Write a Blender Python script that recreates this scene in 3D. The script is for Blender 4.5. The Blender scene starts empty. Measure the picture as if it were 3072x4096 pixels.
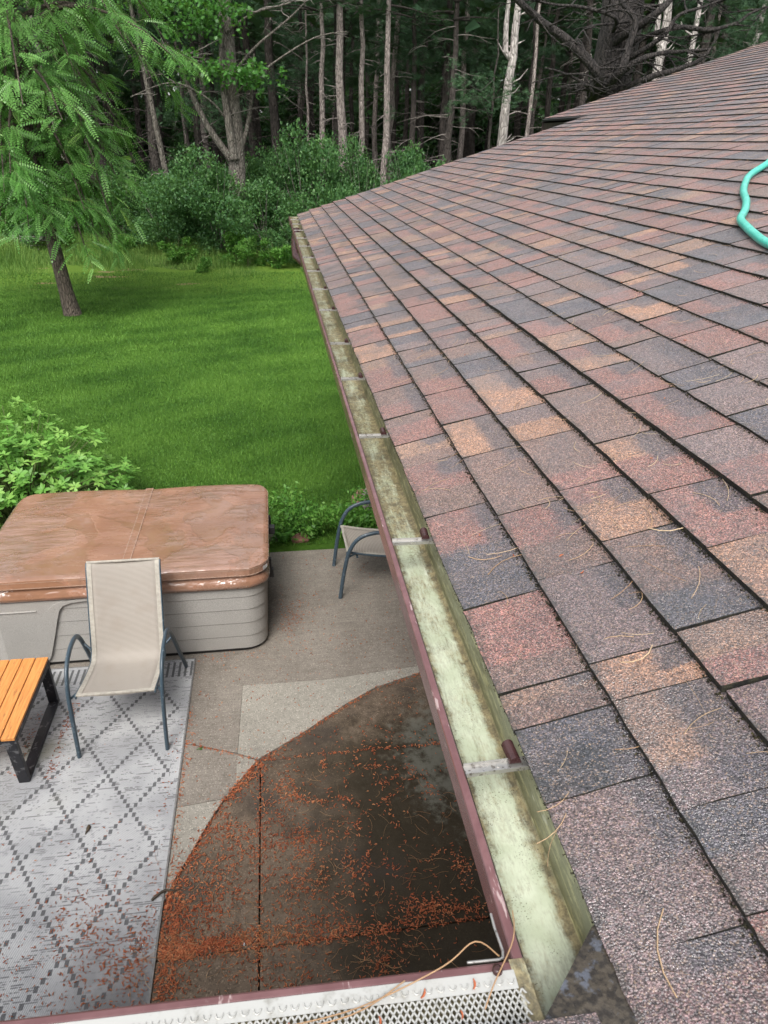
import bpy, math, random
import numpy as np
from mathutils import Vector, Matrix
random.seed(7); RNG = np.random.default_rng(11)
scn = bpy.context.scene
COL = scn.collection
PI = math.pi
# ------------------------------------------------------------------ camera
EYE = 3.45                                   # metres above the patio
PITCH, YAW, ROLL = 0.4727213, 0.1539631, 0.0200001
def camera():
    cp, sp, cw, sw = math.cos(PITCH), math.sin(PITCH), math.cos(YAW), math.sin(YAW)
    f = Vector((sw*cp, cw*cp, -sp)); r = Vector((cw, -sw, 0)); u = r.cross(f)
    r2 = r*math.cos(ROLL)+u*math.sin(ROLL); u2 = -r*math.sin(ROLL)+u*math.cos(ROLL)
    m = Matrix(((r2.x, u2.x, -f.x, 0), (r2.y, u2.y, -f.y, 0), (r2.z, u2.z, -f.z, EYE), (0, 0, 0, 1)))
    cd = bpy.data.cameras.new('camera'); co = bpy.data.objects.new('camera', cd); COL.objects.link(co)
    co.matrix_world = m
    cd.sensor_fit = 'VERTICAL'; cd.sensor_height = 36; cd.sensor_width = 27; cd.lens = 36*2900/4096
    cd.clip_start = .02; cd.clip_end = 600
    cd.dof.use_dof = True; cd.dof.focus_distance = 2.6; cd.dof.aperture_fstop = 15
    scn.camera = co
camera()
scn.render.resolution_x, scn.render.resolution_y = 768, 1024
scn.view_settings.view_transform = 'Standard'; scn.view_settings.look = 'None'
scn.view_settings.gamma = 1; scn.view_settings.use_curve_mapping = False
scn.view_settings.exposure = 1.25
SUN_EL, SUN_ROT = math.radians(52), math.radians(200)
def world():
    w = bpy.data.worlds.new('World'); scn.world = w; w.use_nodes = True
    nt = w.node_tree; bg = nt.nodes['Background']
    s = nt.nodes.new('ShaderNodeTexSky'); s.sky_type = 'NISHITA'; s.sun_disc = False
    s.sun_elevation = SUN_EL; s.sun_rotation = SUN_ROT; s.air_density = 1.0; s.dust_density = 4.0; s.ozone_density = 1.0
    hs = nt.nodes.new('ShaderNodeHueSaturation'); hs.inputs['Saturation'].default_value = .22
    nt.links.new(s.outputs[0], hs.inputs['Color']); nt.links.new(hs.outputs[0], bg.inputs['Color'])
    bg.inputs['Strength'].default_value = .13
    sd = bpy.data.lights.new('sun', 'SUN'); sd.energy = 1.0; sd.angle = math.radians(25); sd.color = (1, .96, .9)
    so = bpy.data.objects.new('sun', sd); COL.objects.link(so)
    # Nishita: sun azimuth measured from +Y, clockwise seen from above
    d = Vector((math.sin(SUN_ROT)*math.cos(SUN_EL), math.cos(SUN_ROT)*math.cos(SUN_EL), math.sin(SUN_EL)))
    so.rotation_euler = (-d).to_track_quat('-Z', 'Y').to_euler(); so.location = (0, 0, 30)
world()
try: scn.cycles.max_bounces = 6; scn.cycles.transparent_max_bounces = 8
except Exception: pass

# ------------------------------------------------------------------ helpers
def link(o, parent=None):
    COL.objects.link(o)
    if parent is not None: o.parent = parent
    return o
def tag(o, label=None, cat=None, group=None, kind=None):
    if label: o['label'] = label
    if cat: o['category'] = cat
    if group: o['group'] = group
    if kind: o['kind'] = kind
    return o
def empty(name, loc=(0, 0, 0), rz=0, parent=None):
    o = bpy.data.objects.new(name, None); o.empty_display_size = .1
    o.location = loc; o.rotation_euler = (0, 0, rz); return link(o, parent)
def children(o): return [c for c in bpy.data.objects if c.parent == o]
def copy_tree(o, parent=None, kids=None):
    c = o.copy(); COL.objects.link(c); c.parent = parent
    for ch in (kids[o.name] if kids else o.children): copy_tree(ch, c, None)
    return c

class MB:
    def __init__(s): s.v = []; s.f = []; s.m = []; s.sm = []
    def add(s, vs, fs, mi=0, smooth=False):
        b = len(s.v); s.v += [tuple(x) for x in vs]
        for f in fs: s.f.append(tuple(b+i for i in f)); s.m.append(mi); s.sm.append(smooth)
    def box(s, x0, x1, y0, y1, z0, z1, mi=0, rot=0, org=(0, 0, 0)):
        vs = [(x, y, z) for z in (z0, z1) for y in (y0, y1) for x in (x0, x1)]
        if rot or org != (0, 0, 0):
            c, sn = math.cos(rot), math.sin(rot)
            vs = [(x*c-y*sn+org[0], x*sn+y*c+org[1], z+org[2]) for x, y, z in vs]
        s.add(vs, [(0, 2, 3, 1), (4, 5, 7, 6), (0, 1, 5, 4), (2, 6, 7, 3), (0, 4, 6, 2), (1, 3, 7, 5)], mi)
    def prism(s, poly, z0, z1, mi=0):
        n = len(poly)
        a = sum(poly[i][0]*poly[(i+1) % n][1]-poly[(i+1) % n][0]*poly[i][1] for i in range(n))
        if a < 0: poly = poly[::-1]
        s.add([(x, y, z0) for x, y in poly]+[(x, y, z1) for x, y in poly],
              [tuple(range(n))[::-1], tuple(range(n, 2*n))]+[(i, (i+1) % n, n+(i+1) % n, n+i) for i in range(n)], mi)
    def tube(s, pts, rad, n=8, mi=0, flat=None, cap=True):
        pts = [Vector(p) for p in pts]; m = len(pts)
        if not hasattr(rad, '__len__'): rad = [rad]*m
        t0 = (pts[1]-pts[0]).normalized(); ref = Vector((0, 0, 1)) if abs(t0.z) < .9 else Vector((0, 1, 0))
        nx = t0.cross(ref).normalized(); vs = []
        for i, p in enumerate(pts):
            t = (pts[min(i+1, m-1)]-pts[max(i-1, 0)]).normalized()
            nx = (nx-t*nx.dot(t)).normalized(); ny = t.cross(nx)
            for j in range(n):
                a = 2*PI*j/n; ax, ay = math.cos(a), math.sin(a)
                fx, fy = flat if flat else (1, 1)
                vs.append(p+nx*(ax*rad[i]*fx)+ny*(ay*rad[i]*fy))
        fs = [(i*n+j, i*n+(j+1) % n, (i+1)*n+(j+1) % n, (i+1)*n+j) for i in range(m-1) for j in range(n)]
        s.add(vs, fs, mi, True)
        if cap: s.add(vs[:n], [tuple(range(n))[::-1]], mi); s.add(vs[-n:], [tuple(range(n))], mi)
    def sweep_y(s, prof, ys, mi=0, smooth=False, closed=False):
        n = len(prof)
        vs = [(x, y, z) for y in ys for x, z in prof]
        r = n if closed else n-1
        fs = [(i*n+j, (i+1)*n+j, (i+1)*n+(j+1) % n, i*n+(j+1) % n) for i in range(len(ys)-1) for j in range(r)]
        s.add(vs, fs, mi, smooth)
    def mesh(s, name, mats):
        me = bpy.data.meshes.new(name); me.from_pydata(s.v, [], s.f)
        for m in (mats if isinstance(mats, (list, tuple)) else [mats]): me.materials.append(m)
        me.polygons.foreach_set('material_index', s.m); me.polygons.foreach_set('use_smooth', s.sm); me.update()
        return me
    def build(s, name, mats, parent=None, bevel=0, loc=None, rz=None):
        o = bpy.data.objects.new(name, s.mesh(name, mats)); link(o, parent)
        if bevel:
            b = o.modifiers.new('bevel', 'BEVEL'); b.width = bevel; b.segments = 2; b.limit_method = 'ANGLE'; b.angle_limit = .6
        if loc is not None: o.location = loc
        if rz is not None: o.rotation_euler = (0, 0, rz)
        return o

def np_mesh(name, V, F, mats, tint=None, smooth=False):
    V = np.asarray(V, np.float32); F = np.asarray(F, np.int32); m, k = F.shape
    me = bpy.data.meshes.new(name)
    me.vertices.add(len(V)); me.vertices.foreach_set('co', V.ravel())
    me.loops.add(m*k); me.loops.foreach_set('vertex_index', F.ravel())
    me.polygons.add(m); me.polygons.foreach_set('loop_start', np.arange(0, m*k, k, dtype=np.int32))
    try: me.polygons.foreach_set('loop_total', np.full(m, k, np.int32))
    except Exception: pass
    if smooth: me.polygons.foreach_set('use_smooth', np.ones(m, bool))
    if tint is not None:
        a = me.attributes.new('tint', 'FLOAT', 'POINT'); a.data.foreach_set('value', np.asarray(tint, np.float32))
    for mt in (mats if isinstance(mats, (list, tuple)) else [mats]): me.materials.append(mt)
    me.update(calc_edges=True); return me
def np_obj(name, V, F, mats, parent=None, tint=None, smooth=False):
    return link(bpy.data.objects.new(name, np_mesh(name, V, F, mats, tint, smooth)), parent)

def unit(a): return a/np.maximum(np.linalg.norm(a, axis=-1, keepdims=True), 1e-9)
def frames(d, up):
    """columns: side, dir, normal for each instance; local y = dir, local z = normal-ish"""
    d = unit(d); x = unit(np.cross(d, up)); z = np.cross(x, d)
    return np.stack([x, d, z], -1)
def scatter(TV, TF, pos, R, sc, tint=None):
    """copies template verts at pos with rotation matrices R and scale sc"""
    n = len(pos); TV = np.asarray(TV, np.float32); k = len(TV)
    sc = np.asarray(sc, np.float32)
    if sc.ndim == 1: sc = np.repeat(sc[:, None], 3, 1)
    V = np.einsum('nij,nkj->nki', R, TV[None]*sc[:, None, :])+pos[:, None, :]
    F = (np.asarray(TF)[None]+(np.arange(n)*k)[:, None, None]).reshape(-1, len(TF[0]))
    T = None if tint is None else np.repeat(tint, k)
    return V.reshape(-1, 3), F, T
def rdir(n, zbias=0, zs=1.0):
    v = RNG.normal(size=(n, 3)); v[:, 2] = v[:, 2]*zs+zbias; return unit(v)

# ------------------------------------------------------------------ node helpers
class NT:
    def __init__(s, name):
        s.mat = bpy.data.materials.new(name); s.mat.use_nodes = True
        s.t = s.mat.node_tree; s.t.nodes.clear()
        s.out = s.t.nodes.new('ShaderNodeOutputMaterial')
        s.P = s.t.nodes.new('ShaderNodeBsdfPrincipled'); s.link(s.P.outputs[0], s.out.inputs[0])
    def n(s, typ, **kw):
        x = s.t.nodes.new(typ)
        for k, v in kw.items():
            if k.startswith('i_'): s.put(x, k[2:], v)
            else: setattr(x, k, v)
        return x
    def link(s, a, b): s.t.links.new(a, b)
    def put(s, node, key, v):
        inp = node.inputs[int(key)] if key.isdigit() else node.inputs[key.replace('_', ' ')]
        if isinstance(v, bpy.types.NodeSocket): s.link(v, inp)
        elif isinstance(v, tuple) and len(v) == 3 and inp.type == 'RGBA': inp.default_value = (*v, 1)
        else: inp.default_value = v
    def pos(s): return s.n('ShaderNodeNewGeometry').outputs['Position']
    def obj(s): return s.n('ShaderNodeTexCoord').outputs['Object']
    def mapping(s, v, sc=(1, 1, 1), rot=(0, 0, 0), loc=(0, 0, 0)):
        m = s.n('ShaderNodeMapping'); s.link(v, m.inputs[0]); m.inputs['Scale'].default_value = sc
        m.inputs['Rotation'].default_value = rot; m.inputs['Location'].default_value = loc; return m.outputs[0]
    def noise(s, v, scale, detail=3, rough=.55, dist=0, col=False):
        x = s.n('ShaderNodeTexNoise'); s.link(v, x.inputs['Vector']); x.inputs['Scale'].default_value = scale
        x.inputs['Detail'].default_value = detail; x.inputs['Roughness'].default_value = rough; x.inputs['Distortion'].default_value = dist
        return x.outputs['Color' if col else 'Fac']
    def voro(s, v, scale, feature='F1', out='Distance', rand=1):
        x = s.n('ShaderNodeTexVoronoi', feature=feature); s.link(v, x.inputs['Vector']); x.inputs['Scale'].default_value = scale
        x.inputs['Randomness'].default_value = rand
        return x.outputs[out]
    def math(s, op, a, b=0.0, c=None, clamp=False):
        x = s.n('ShaderNodeMath', operation=op, use_clamp=clamp)
        for i, v in enumerate((a, b, c)):
            if v is None: continue
            if isinstance(v, bpy.types.NodeSocket): s.link(v, x.inputs[i])
            else: x.inputs[i].default_value = v
        return x.outputs[0]
    def ramp(s, v, a, b, lo=0.0, hi=1.0):
        x = s.n('ShaderNodeMapRange', interpolation_type='SMOOTHSTEP'); s.link(v, x.inputs[0])
        for i, q in zip((1, 2, 3, 4), (a, b, lo, hi)):
            if isinstance(q, bpy.types.NodeSocket): s.link(q, x.inputs[i])
            else: x.inputs[i].default_value = q
        return x.outputs[0]
    def mix(s, f, a, b, blend='MIX'):
        x = s.n('ShaderNodeMix', data_type='RGBA', blend_type=blend)
        for key, v in ((0, f), (6, a), (7, b)):
            if isinstance(v, bpy.types.NodeSocket): s.link(v, x.inputs[key])
            elif key == 0: x.inputs[0].default_value = v
            else: x.inputs[key].default_value = (*v, 1) if len(v) == 3 else v
        return x.outputs[2]
    def grad(s, v, stops):
        x = s.n('ShaderNodeValToRGB'); s.link(v, x.inputs[0]); e = x.color_ramp.elements
        while len(e) < len(stops): e.new(.5)
        for q, (p, c) in zip(e, stops): q.position = p; q.color = (*c, 1)
        return x.outputs[0]
    def attr(s, name, out='Fac'): return s.n('ShaderNodeAttribute', attribute_name=name).outputs[out]
    def sep(s, v):
        x = s.n('ShaderNodeSeparateXYZ'); s.link(v, x.inputs[0]); return x.outputs
    def bump(s, h, strength=.5, dist=.01, prev=None):
        x = s.n('ShaderNodeBump'); s.link(h, x.inputs['Height']); x.inputs['Strength'].default_value = strength
        x.inputs['Distance'].default_value = dist
        if prev is not None: s.link(prev, x.inputs['Normal'])
        return x.outputs[0]
    def fin(s, col=None, rough=None, bump=None, metal=None, spec=None, coat=None, coat_r=None):
        for k, v in (('Base Color', col), ('Roughness', rough), ('Normal', bump), ('Metallic', metal), ('Specular IOR Level', spec), ('Coat Weight', coat), ('Coat Roughness', coat_r)):
            if v is not None: s.put(s.P, k.replace(' ', '_'), v)
        return s.mat
def simple(name, col, rough=.6, var=.25, scale=20, bump=.2, metal=0, bd=.002):
    s = NT(name); p = s.obj(); n = s.noise(p, scale, 4)
    lo = tuple(c*(1-var) for c in col); hi = tuple(min(1, c*(1+var)) for c in col)
    return s.fin(s.mix(s.ramp(n, .3, .7), lo, hi), s.ramp(n, .3, .7, max(0, rough-.1), min(1, rough+.1)), s.bump(s.noise(p, scale*6, 3), bump, bd), metal)
def leafy(name, stops, rough=.5, trans=.35, big=.6):
    s = NT(name); t = s.attr('tint'); g = s.noise(s.pos(), big, 2)
    v = s.math('ADD', s.math('MULTIPLY', t, .7), s.math('MULTIPLY', s.math('SUBTRACT', g, .35), .9), clamp=True)
    c = s.grad(v, stops)
    s.fin(c, rough, spec=.35)
    tr = s.n('ShaderNodeBsdfTranslucent'); s.link(s.mix(.35, c, (.25, .45, .05), 'MIX'), tr.inputs[0])
    m = s.n('ShaderNodeMixShader'); m.inputs[0].default_value = trans
    s.link(s.P.outputs[0], m.inputs[1]); s.link(tr.outputs[0], m.inputs[2]); s.link(m.outputs[0], s.out.inputs[0])
    return s.mat
M = {}
# ------------------------------------------------------------------ materials
def make_materials():
    # asphalt shingle
    s = NT('asphalt_shingle'); p = s.pos()
    uv = s.sep(s.n('ShaderNodeUVMap', uv_map='uv').outputs[0])
    ms = s.sep(s.attr('ms', 'Vector'))
    wob = s.math('MULTIPLY', s.math('SUBTRACT', s.noise(p, 70, 3), .5), .16)
    wob2 = s.math('MULTIPLY', s.math('SUBTRACT', s.noise(p, 45, 2), .5), .25)
    gq = s.math('MULTIPLY', s.math('SUBTRACT', s.noise(p, 330, 2, .7), .5), .22)
    u = s.math('ADD', s.math('ADD', uv[0], wob), gq); v = s.math('ADD', s.math('ADD', uv[1], wob2), gq)
    m1 = s.ramp(s.math('SUBTRACT', u, ms[0]), -.03, .03)
    m2 = s.math('MULTIPLY', s.ramp(s.math('SUBTRACT', u, ms[1]), -.04, .04), s.ramp(s.math('SUBTRACT', v, ms[2]), -.10, .10))
    base = s.mix(m1, s.attr('c1', 'Color'), s.attr('c2', 'Color'))
    base = s.mix(s.math('MULTIPLY', m2, .85), base, (.046, .043, .055))
    blot = s.noise(p, 14, 3); base = s.mix(s.ramp(blot, .35, .7, 0, .30), base, (.165, .105, .095))
    gr = s.sep(s.voro(p, 560, out='Color')); g2 = s.noise(p, 260, 2, .7)
    gain = s.math('ADD', s.math('MULTIPLY', s.math('POWER', gr[0], 1.7), 2.1), .40)
    gain = s.math('MULTIPLY', gain, s.ramp(g2, .34, .66, .42, 1.28))
    # coarser clumps of granules and scuffs
    gain = s.math('MULTIPLY', gain, s.ramp(s.noise(p, 85, 3, .75), .34, .66, .74, 1.18))
    base = s.mix(1.0, base, s.n('ShaderNodeCombineColor', i_0=gain, i_1=gain, i_2=gain).outputs[0], 'MULTIPLY')
    tan = s.math('GREATER_THAN', gr[1], .9); base = s.mix(s.math('MULTIPLY', tan, .55), base, (.42, .29, .2))
    pk = s.math('GREATER_THAN', gr[2], .93); base = s.mix(s.math('MULTIPLY', pk, .35), base, (.42, .4, .42))
    dirt = s.math('MULTIPLY', s.ramp(uv[1], .12, 0.0), s.ramp(s.noise(p, 60, 3), .4, .6)); base = s.mix(s.math('MULTIPLY', dirt, .7), base, (.02, .02, .014))
    # rain water still lies on the courses near the valley
    y = s.sep(p)[1]
    wet = s.math('ADD', s.ramp(y, 1.5, .5, 0, .55), s.math('MULTIPLY', s.math('SUBTRACT', s.noise(p, 7, 3), .46), 2.2), clamp=True)
    base = s.mix(s.math('MULTIPLY', wet, .62), base, s.mix(1.0, base, (.30, .30, .36), 'MULTIPLY'))
    h = s.math('ADD', s.math('MULTIPLY', s.voro(p, 430), -.6), s.math('MULTIPLY', s.noise(p, 260, 2), .8))
    b = s.bump(h, 1.0, .0030)
    b2 = s.bump(s.noise(p, 60, 2), .25, .003, b)
    rough = s.math('SUBTRACT', s.ramp(s.noise(p, 120, 3), .3, .7, .42, .66), s.math('MULTIPLY', wet, .30))
    film = s.bump(s.noise(p, 60, 2, .5), .5, .002)
    s.put(s.P, 'Coat_Normal', film)
    s.put(s.P, 'Sheen_Weight', .14); s.put(s.P, 'Sheen_Roughness', .45)
    M['shingle'] = s.fin(base, rough, b2, spec=s.math('ADD', .5, s.math('MULTIPLY', wet, .9)), coat=wet, coat_r=.12)
    s = NT('shingle_edge'); p = s.pos()
    M['edge'] = s.fin(s.mix(s.ramp(s.noise(p, 90, 4), .4, .65), (.006, .0055, .0045), (.026, .024, .013)), .9, s.bump(s.noise(p, 150, 3), .8, .004))
    M['deck'] = simple('roof_felt', (.012, .012, .012), .9)
    M['moss'] = leafy('roof_grit', [(0, (.010, .010, .007)), (.5, (.03, .027, .014)), (1, (.07, .06, .02))], .9, 0)
    s = NT('flashing_grit'); p = s.pos()
    lich = s.ramp(s.noise(p, 38, 5, .65), .56, .64)
    c = s.mix(s.ramp(s.noise(p, 120, 3), .4, .6), (.018, .014, .010), (.05, .04, .028)); c = s.mix(s.math('MULTIPLY', lich, .8), c, (.09, .10, .125))
    M['flash'] = s.fin(c, s.ramp(s.noise(p, 60, 3), .35, .6, .12, .5), s.bump(s.noise(p, 220, 3), .6, .002), spec=.6)
    # gutter inside
    s = NT('gutter_inside'); p = s.pos(); st = s.mapping(p, (30, 4, 30))
    yy = s.sep(p)[1]; xx = s.sep(p)[0]; zz = s.sep(p)[2]
    c = s.mix(s.ramp(s.noise(p, 18, 4), .35, .7), (.44, .49, .36), (.58, .63, .50))
    filth = s.math('ADD', s.ramp(yy, .8, 2.0, .10, .80), s.math('MULTIPLY', s.math('SUBTRACT', s.noise(st, 1.6, 6, .75), .5), 2.6), clamp=True)
    filth = s.math('ADD', filth, s.math('MULTIPLY', s.math('SUBTRACT', s.noise(p, 9, 5, .7), .5), 2.2), clamp=True)
    grain = s.math('MULTIPLY', s.math('SUBTRACT', s.noise(s.mapping(p, (220, 60, 220)), 1, 3, .8), .5), 1.5)
    filth = s.math('ADD', filth, s.math('ADD', s.ramp(s.math('ADD', xx, s.math('MULTIPLY', s.math('SUBTRACT', s.noise(p, 60, 4, .75), .5), .035)), .270, .254, 0, .9), grain), clamp=True)
    filth = s.math('ADD', filth, s.math('MULTIPLY', s.ramp(s.math('ADD', xx, s.math('MULTIPLY', s.math('SUBTRACT', s.noise(p, 45, 4, .7), .5), .03)), .312, .330, 0, .95), s.ramp(zz, 2.60, 2.575)), clamp=True)
    big = s.ramp(s.noise(p, 3.2, 3), .42, .58)
    c = s.mix(s.math('MULTIPLY', filth, .9), c, s.mix(s.ramp(s.noise(p, 50, 6, .8), .36, .62), (.27, .215, .105), (.060, .038, .014)))
    c = s.mix(s.math('MULTIPLY', s.math('MULTIPLY', big, s.ramp(s.noise(p, 130, 3, .8), .45, .6)), s.ramp(yy, .9, 1.6, 0, .6)), c, (.10, .085, .03))
    wall = s.ramp(zz, 2.578, 2.582)
    c = s.mix(s.math('MULTIPLY', wall, s.ramp(xx, .328, .332, 0, .88)), c, s.mix(s.ramp(s.noise(s.mapping(p, (4, 9, 60)), 2.0, 5, .7), .50, .66), (.14, .14, .075), (.40, .38, .20)))
    spk = s.math('MULTIPLY', s.ramp(s.noise(p, 420, 2, .6), .62, .66), s.ramp(s.noise(p, 22, 4), .46, .60))
    c = s.mix(s.math('MULTIPLY', spk, .9), c, (.035, .024, .012))
    wt = s.math('MULTIPLY', s.ramp(s.noise(s.mapping(p, (50, 14, 50), (0, 0, .5)), 1, 4, .7), .62, .68), s.ramp(s.noise(p, 5, 2), .48, .6))
    c = s.mix(s.math('MULTIPLY', wt, .35), c, (.78, .8, .74))
    M['gin'] = s.fin(c, s.ramp(filth, 0, 1, .28, .6), s.bump(s.noise(p, 60, 4), .35, .002), spec=.5)
    s = NT('gutter_paint'); p = s.pos()
    c = s.mix(s.ramp(s.noise(p, 25, 3), .4, .7), (.125, .058, .060), (.165, .082, .084))
    c = s.mix(s.math('MULTIPLY', s.ramp(s.noise(s.mapping(p, (60, 12, 60)), 1, 4, .7), .63, .68), .7), c, (.42, .33, .32))
    M['gpaint'] = s.fin(c, .22, s.bump(s.noise(p, 40, 3), .15, .002), spec=.55)
    M['maroon'] = simple('maroon_metal', (.05, .022, .022), .3, .2, 30, .05)
    s = NT('strap_metal'); p = s.pos()
    c = s.mix(s.ramp(s.noise(p, 120, 4, .7), .54, .68), (.45, .44, .42), (.17, .15, .13))
    M['alu'] = s.fin(c, s.ramp(s.noise(p, 50, 3), .3, .7, .25, .5), s.bump(s.noise(p, 90, 3), .2, .001), .75)
    s = NT('screen_metal'); p = s.pos()
    c = s.mix(s.ramp(s.noise(p, 40, 5, .7), .50, .75), (.50, .50, .475), (.30, .29, .26))
    M['screen'] = s.fin(c, .42, None, .35)
    # house
    M['siding'] = simple('brown_siding', (.14, .095, .07), .6, .15, 3)
    M['darktrim'] = simple('dark_brown_trim', (.022, .015, .012), .5, .2, 8)
    M['soffit'] = simple('soffit', (.10, .07, .055), .6, .1, 6)
    # concrete
    def conc(name, lo, hi, broom, wet):
        s = NT(name); p = s.pos()
        n = s.math('ADD', s.math('MULTIPLY', s.noise(p, 1.7, 5, .6), .6), s.math('MULTIPLY', s.noise(p, 22, 4, .7), .4))
        c = s.mix(s.ramp(n, .35, .62), lo, hi)
        sp = s.sep(s.voro(p, 190, out='Color')); c = s.mix(s.math('MULTIPLY', s.math('GREATER_THAN', sp[0], .86), .45), c, tuple(x*.35 for x in lo))
        c = s.mix(s.math('MULTIPLY', s.math('GREATER_THAN', sp[1], .93), .5), c, tuple(min(1, x*1.9) for x in hi))
        rough = s.ramp(s.noise(p, 3, 4), .35, .6, .5, .8)
        h = s.noise(p, 260, 2)
        if broom:
            br = s.noise(s.mapping(p, (3, 130, 3)), 1, 2); h = s.math('ADD', h, s.math('MULTIPLY', br, 1.4))
            c = s.mix(s.ramp(br, .35, .65, 0, .25), c, tuple(x*.55 for x in lo))
        if wet:
            x, y, z = s.sep(p)
            pn = s.noise(p, 5.5, 4, .6)
            # splash speckle of washed pale concrete under the drip line
            dl = s.math('ADD', s.ramp(s.math('ABSOLUTE', s.math('SUBTRACT', x, .86)), .42, .0), s.ramp(s.math('ABSOLUTE', s.math('SUBTRACT', y, 3.3)), .85, .1))
            spl = s.ramp(s.math('ADD', s.math('MULTIPLY', dl, .27), s.noise(p, 11, 6, .72)), .84, 1.08)
            # damp algae darkening where the gutter corner drips
            dk = s.ramp(s.math('ADD', x, s.math('MULTIPLY', s.math('SUBTRACT', pn, .5), .9)), -.25, .42)
            dk = s.math('MULTIPLY', dk, s.ramp(s.math('ADD', y, s.math('MULTIPLY', s.math('SUBTRACT', pn, .5), .9)), 3.95, 3.3))
            c = s.mix(s.math('MULTIPLY', dk, .86), c, (.014, .0115, .0055))
            c = s.mix(s.math('MULTIPLY', spl, .75), c, (.12, .12, .10))
            c = s.mix(s.math('MULTIPLY', s.ramp(s.noise(p, 2.2, 5, .6), .50, .68), .6), c, (.036, .030, .026))
            rough = s.ramp(s.math('ADD', dk, s.noise(p, 7, 3)), .5, 1.3, .8, .6)
        return s.fin(c, rough, s.bump(h, .5, .0025), spec=.2 if wet else .4)
    M['c_broom'] = conc('broomed_concrete', (.165, .143, .120), (.245, .218, .185), True, False)
    M['c_light'] = conc('trowelled_concrete', (.22, .205, .175), (.30, .28, .24), False, False)
    M['c_old'] = conc('old_damp_concrete', (.085, .063, .045), (.165, .126, .092), False, True)
    # rug
    s = NT('woven_rug'); p = s.pos(); x, y, z = s.sep(p)
    def fr(v): return s.math('ABSOLUTE', s.math('SUBTRACT', s.math('FRACT', v), .5))
    cx_, cy_ = .175/8, .275/8
    xq = s.math('MULTIPLY', s.math('ROUND', s.math('DIVIDE', s.math('ADD', x, .78), cx_)), cx_)
    yq = s.math('MULTIPLY', s.math('ROUND', s.math('DIVIDE', s.math('SUBTRACT', y, 3.92), cy_)), cy_)
    a = s.math('DIVIDE', xq, .35); b = s.math('DIVIDE', yq, .55)
    l1 = s.math('GREATER_THAN', fr(s.math('ADD', a, b)), .47); l2 = s.math('GREATER_THAN', fr(s.math('SUBTRACT', a, b)), .47)
    fx = fr(s.math('DIVIDE', s.math('ADD', x, .78), cx_)); fy = fr(s.math('DIVIDE', s.math('SUBTRACT', y, 3.92), cy_))
    # fr() is the distance from the half cell: large at the cell centre
    sq = s.math('MULTIPLY', s.math('GREATER_THAN', fx, .045), s.math('GREATER_THAN', fy, .06))
    line = s.math('MULTIPLY', s.math('MAXIMUM', l1, l2), sq)
    inside = s.math('MULTIPLY', s.math('LESS_THAN', x, -.765), s.math('LESS_THAN', y, 4.17))
    line = s.math('MULTIPLY', line, inside)
    bars = s.math('MULTIPLY', s.math('GREATER_THAN', s.math('FRACT', s.math('DIVIDE', x, .042)), .6), s.math('MULTIPLY', s.math('GREATER_THAN', y, 4.25), s.math('LESS_THAN', y, 4.415)))
    # dashed weft threads in the diamonds
    rowid = s.math('FLOOR', s.math('DIVIDE', y, .011))
    dn = s.n('ShaderNodeCombineXYZ', i_0=s.math('MULTIPLY', x, 9), i_1=s.math('MULTIPLY', rowid, 7.13), i_2=0.0).outputs[0]
    dash = s.ramp(s.noise(dn, 1, 4, .78), .525, .57)
    dn2 = s.n('ShaderNodeCombineXYZ', i_0=s.math('MULTIPLY', x, 2.2), i_1=s.math('MULTIPLY', y, 2.2), i_2=3.0).outputs[0]
    dash = s.math('MULTIPLY', dash, s.math('MULTIPLY', s.ramp(s.noise(dn2, 1, 2), .35, .6, .45, 1.0), s.math('GREATER_THAN', s.math('FRACT', s.math('DIVIDE', y, .011)), .35)))
    dark = s.math('MAXIMUM', s.math('MAXIMUM', line, bars), s.math('MULTIPLY', dash, .8))
    wx = s.math('SINE', s.math('MULTIPLY', x, 2*PI/.0075)); wy = s.math('SINE', s.math('MULTIPLY', y, 2*PI/.0110))
    weave = s.math('MULTIPLY', wx, wy)
    cc = s.mix(s.ramp(s.noise(p, 2.3, 4), .35, .65), (.33, .335, .345), (.47, .475, .48))
    cc = s.mix(s.ramp(weave, -.1, -.8, 0, .75), cc, (.085, .085, .09))
    cc = s.mix(s.math('MULTIPLY', dark, .8), cc, (.036, .036, .040))
    damp = s.math('MULTIPLY', s.ramp(s.math('ADD', y, s.math('MULTIPLY', s.noise(p, 3, 4), .9)), 2.95, 2.45), s.ramp(x, -1.25, -.85))
    cc = s.mix(s.math('MULTIPLY', damp, .75), cc, (.06, .055, .055))
    moss = s.math('MULTIPLY', s.ramp(s.noise(p, 2.0, 4), .5, .68), s.math('MULTIPLY', s.ramp(x, -1.2, -1.6), s.ramp(y, 3.0, 3.4)))
    cc = s.mix(s.math('MULTIPLY', moss, .5), cc, (.17, .165, .085))
    M['rug'] = s.fin(cc, .8, s.bump(weave, .5, .0015))
    M['binding'] = simple('rug_binding', (.16, .155, .15), .8, .25, 60)
    # spa
    s = NT('spa_cover_vinyl'); p = s.pos()
    c = s.mix(s.ramp(s.noise(p, 2.4, 4), .35, .65), (.25, .125, .078), (.33, .178, .118))
    c = s.mix(s.math('MULTIPLY', s.ramp(s.noise(p, 30, 4, .7), .6, .72), .5), c, (.16, .10, .06))
    pud = s.ramp(s.noise(p, 2.1, 3, .5, .6), .5, .53)
    film = s.ramp(s.noise(s.mapping(p, (3, 9, 3)), 1.1, 4, .7), .45, .62)
    rough = s.math('SUBTRACT', s.math('ADD', .12, s.math('MULTIPLY', film, .32)), s.math('MULTIPLY', pud, .08), clamp=True)
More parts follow.
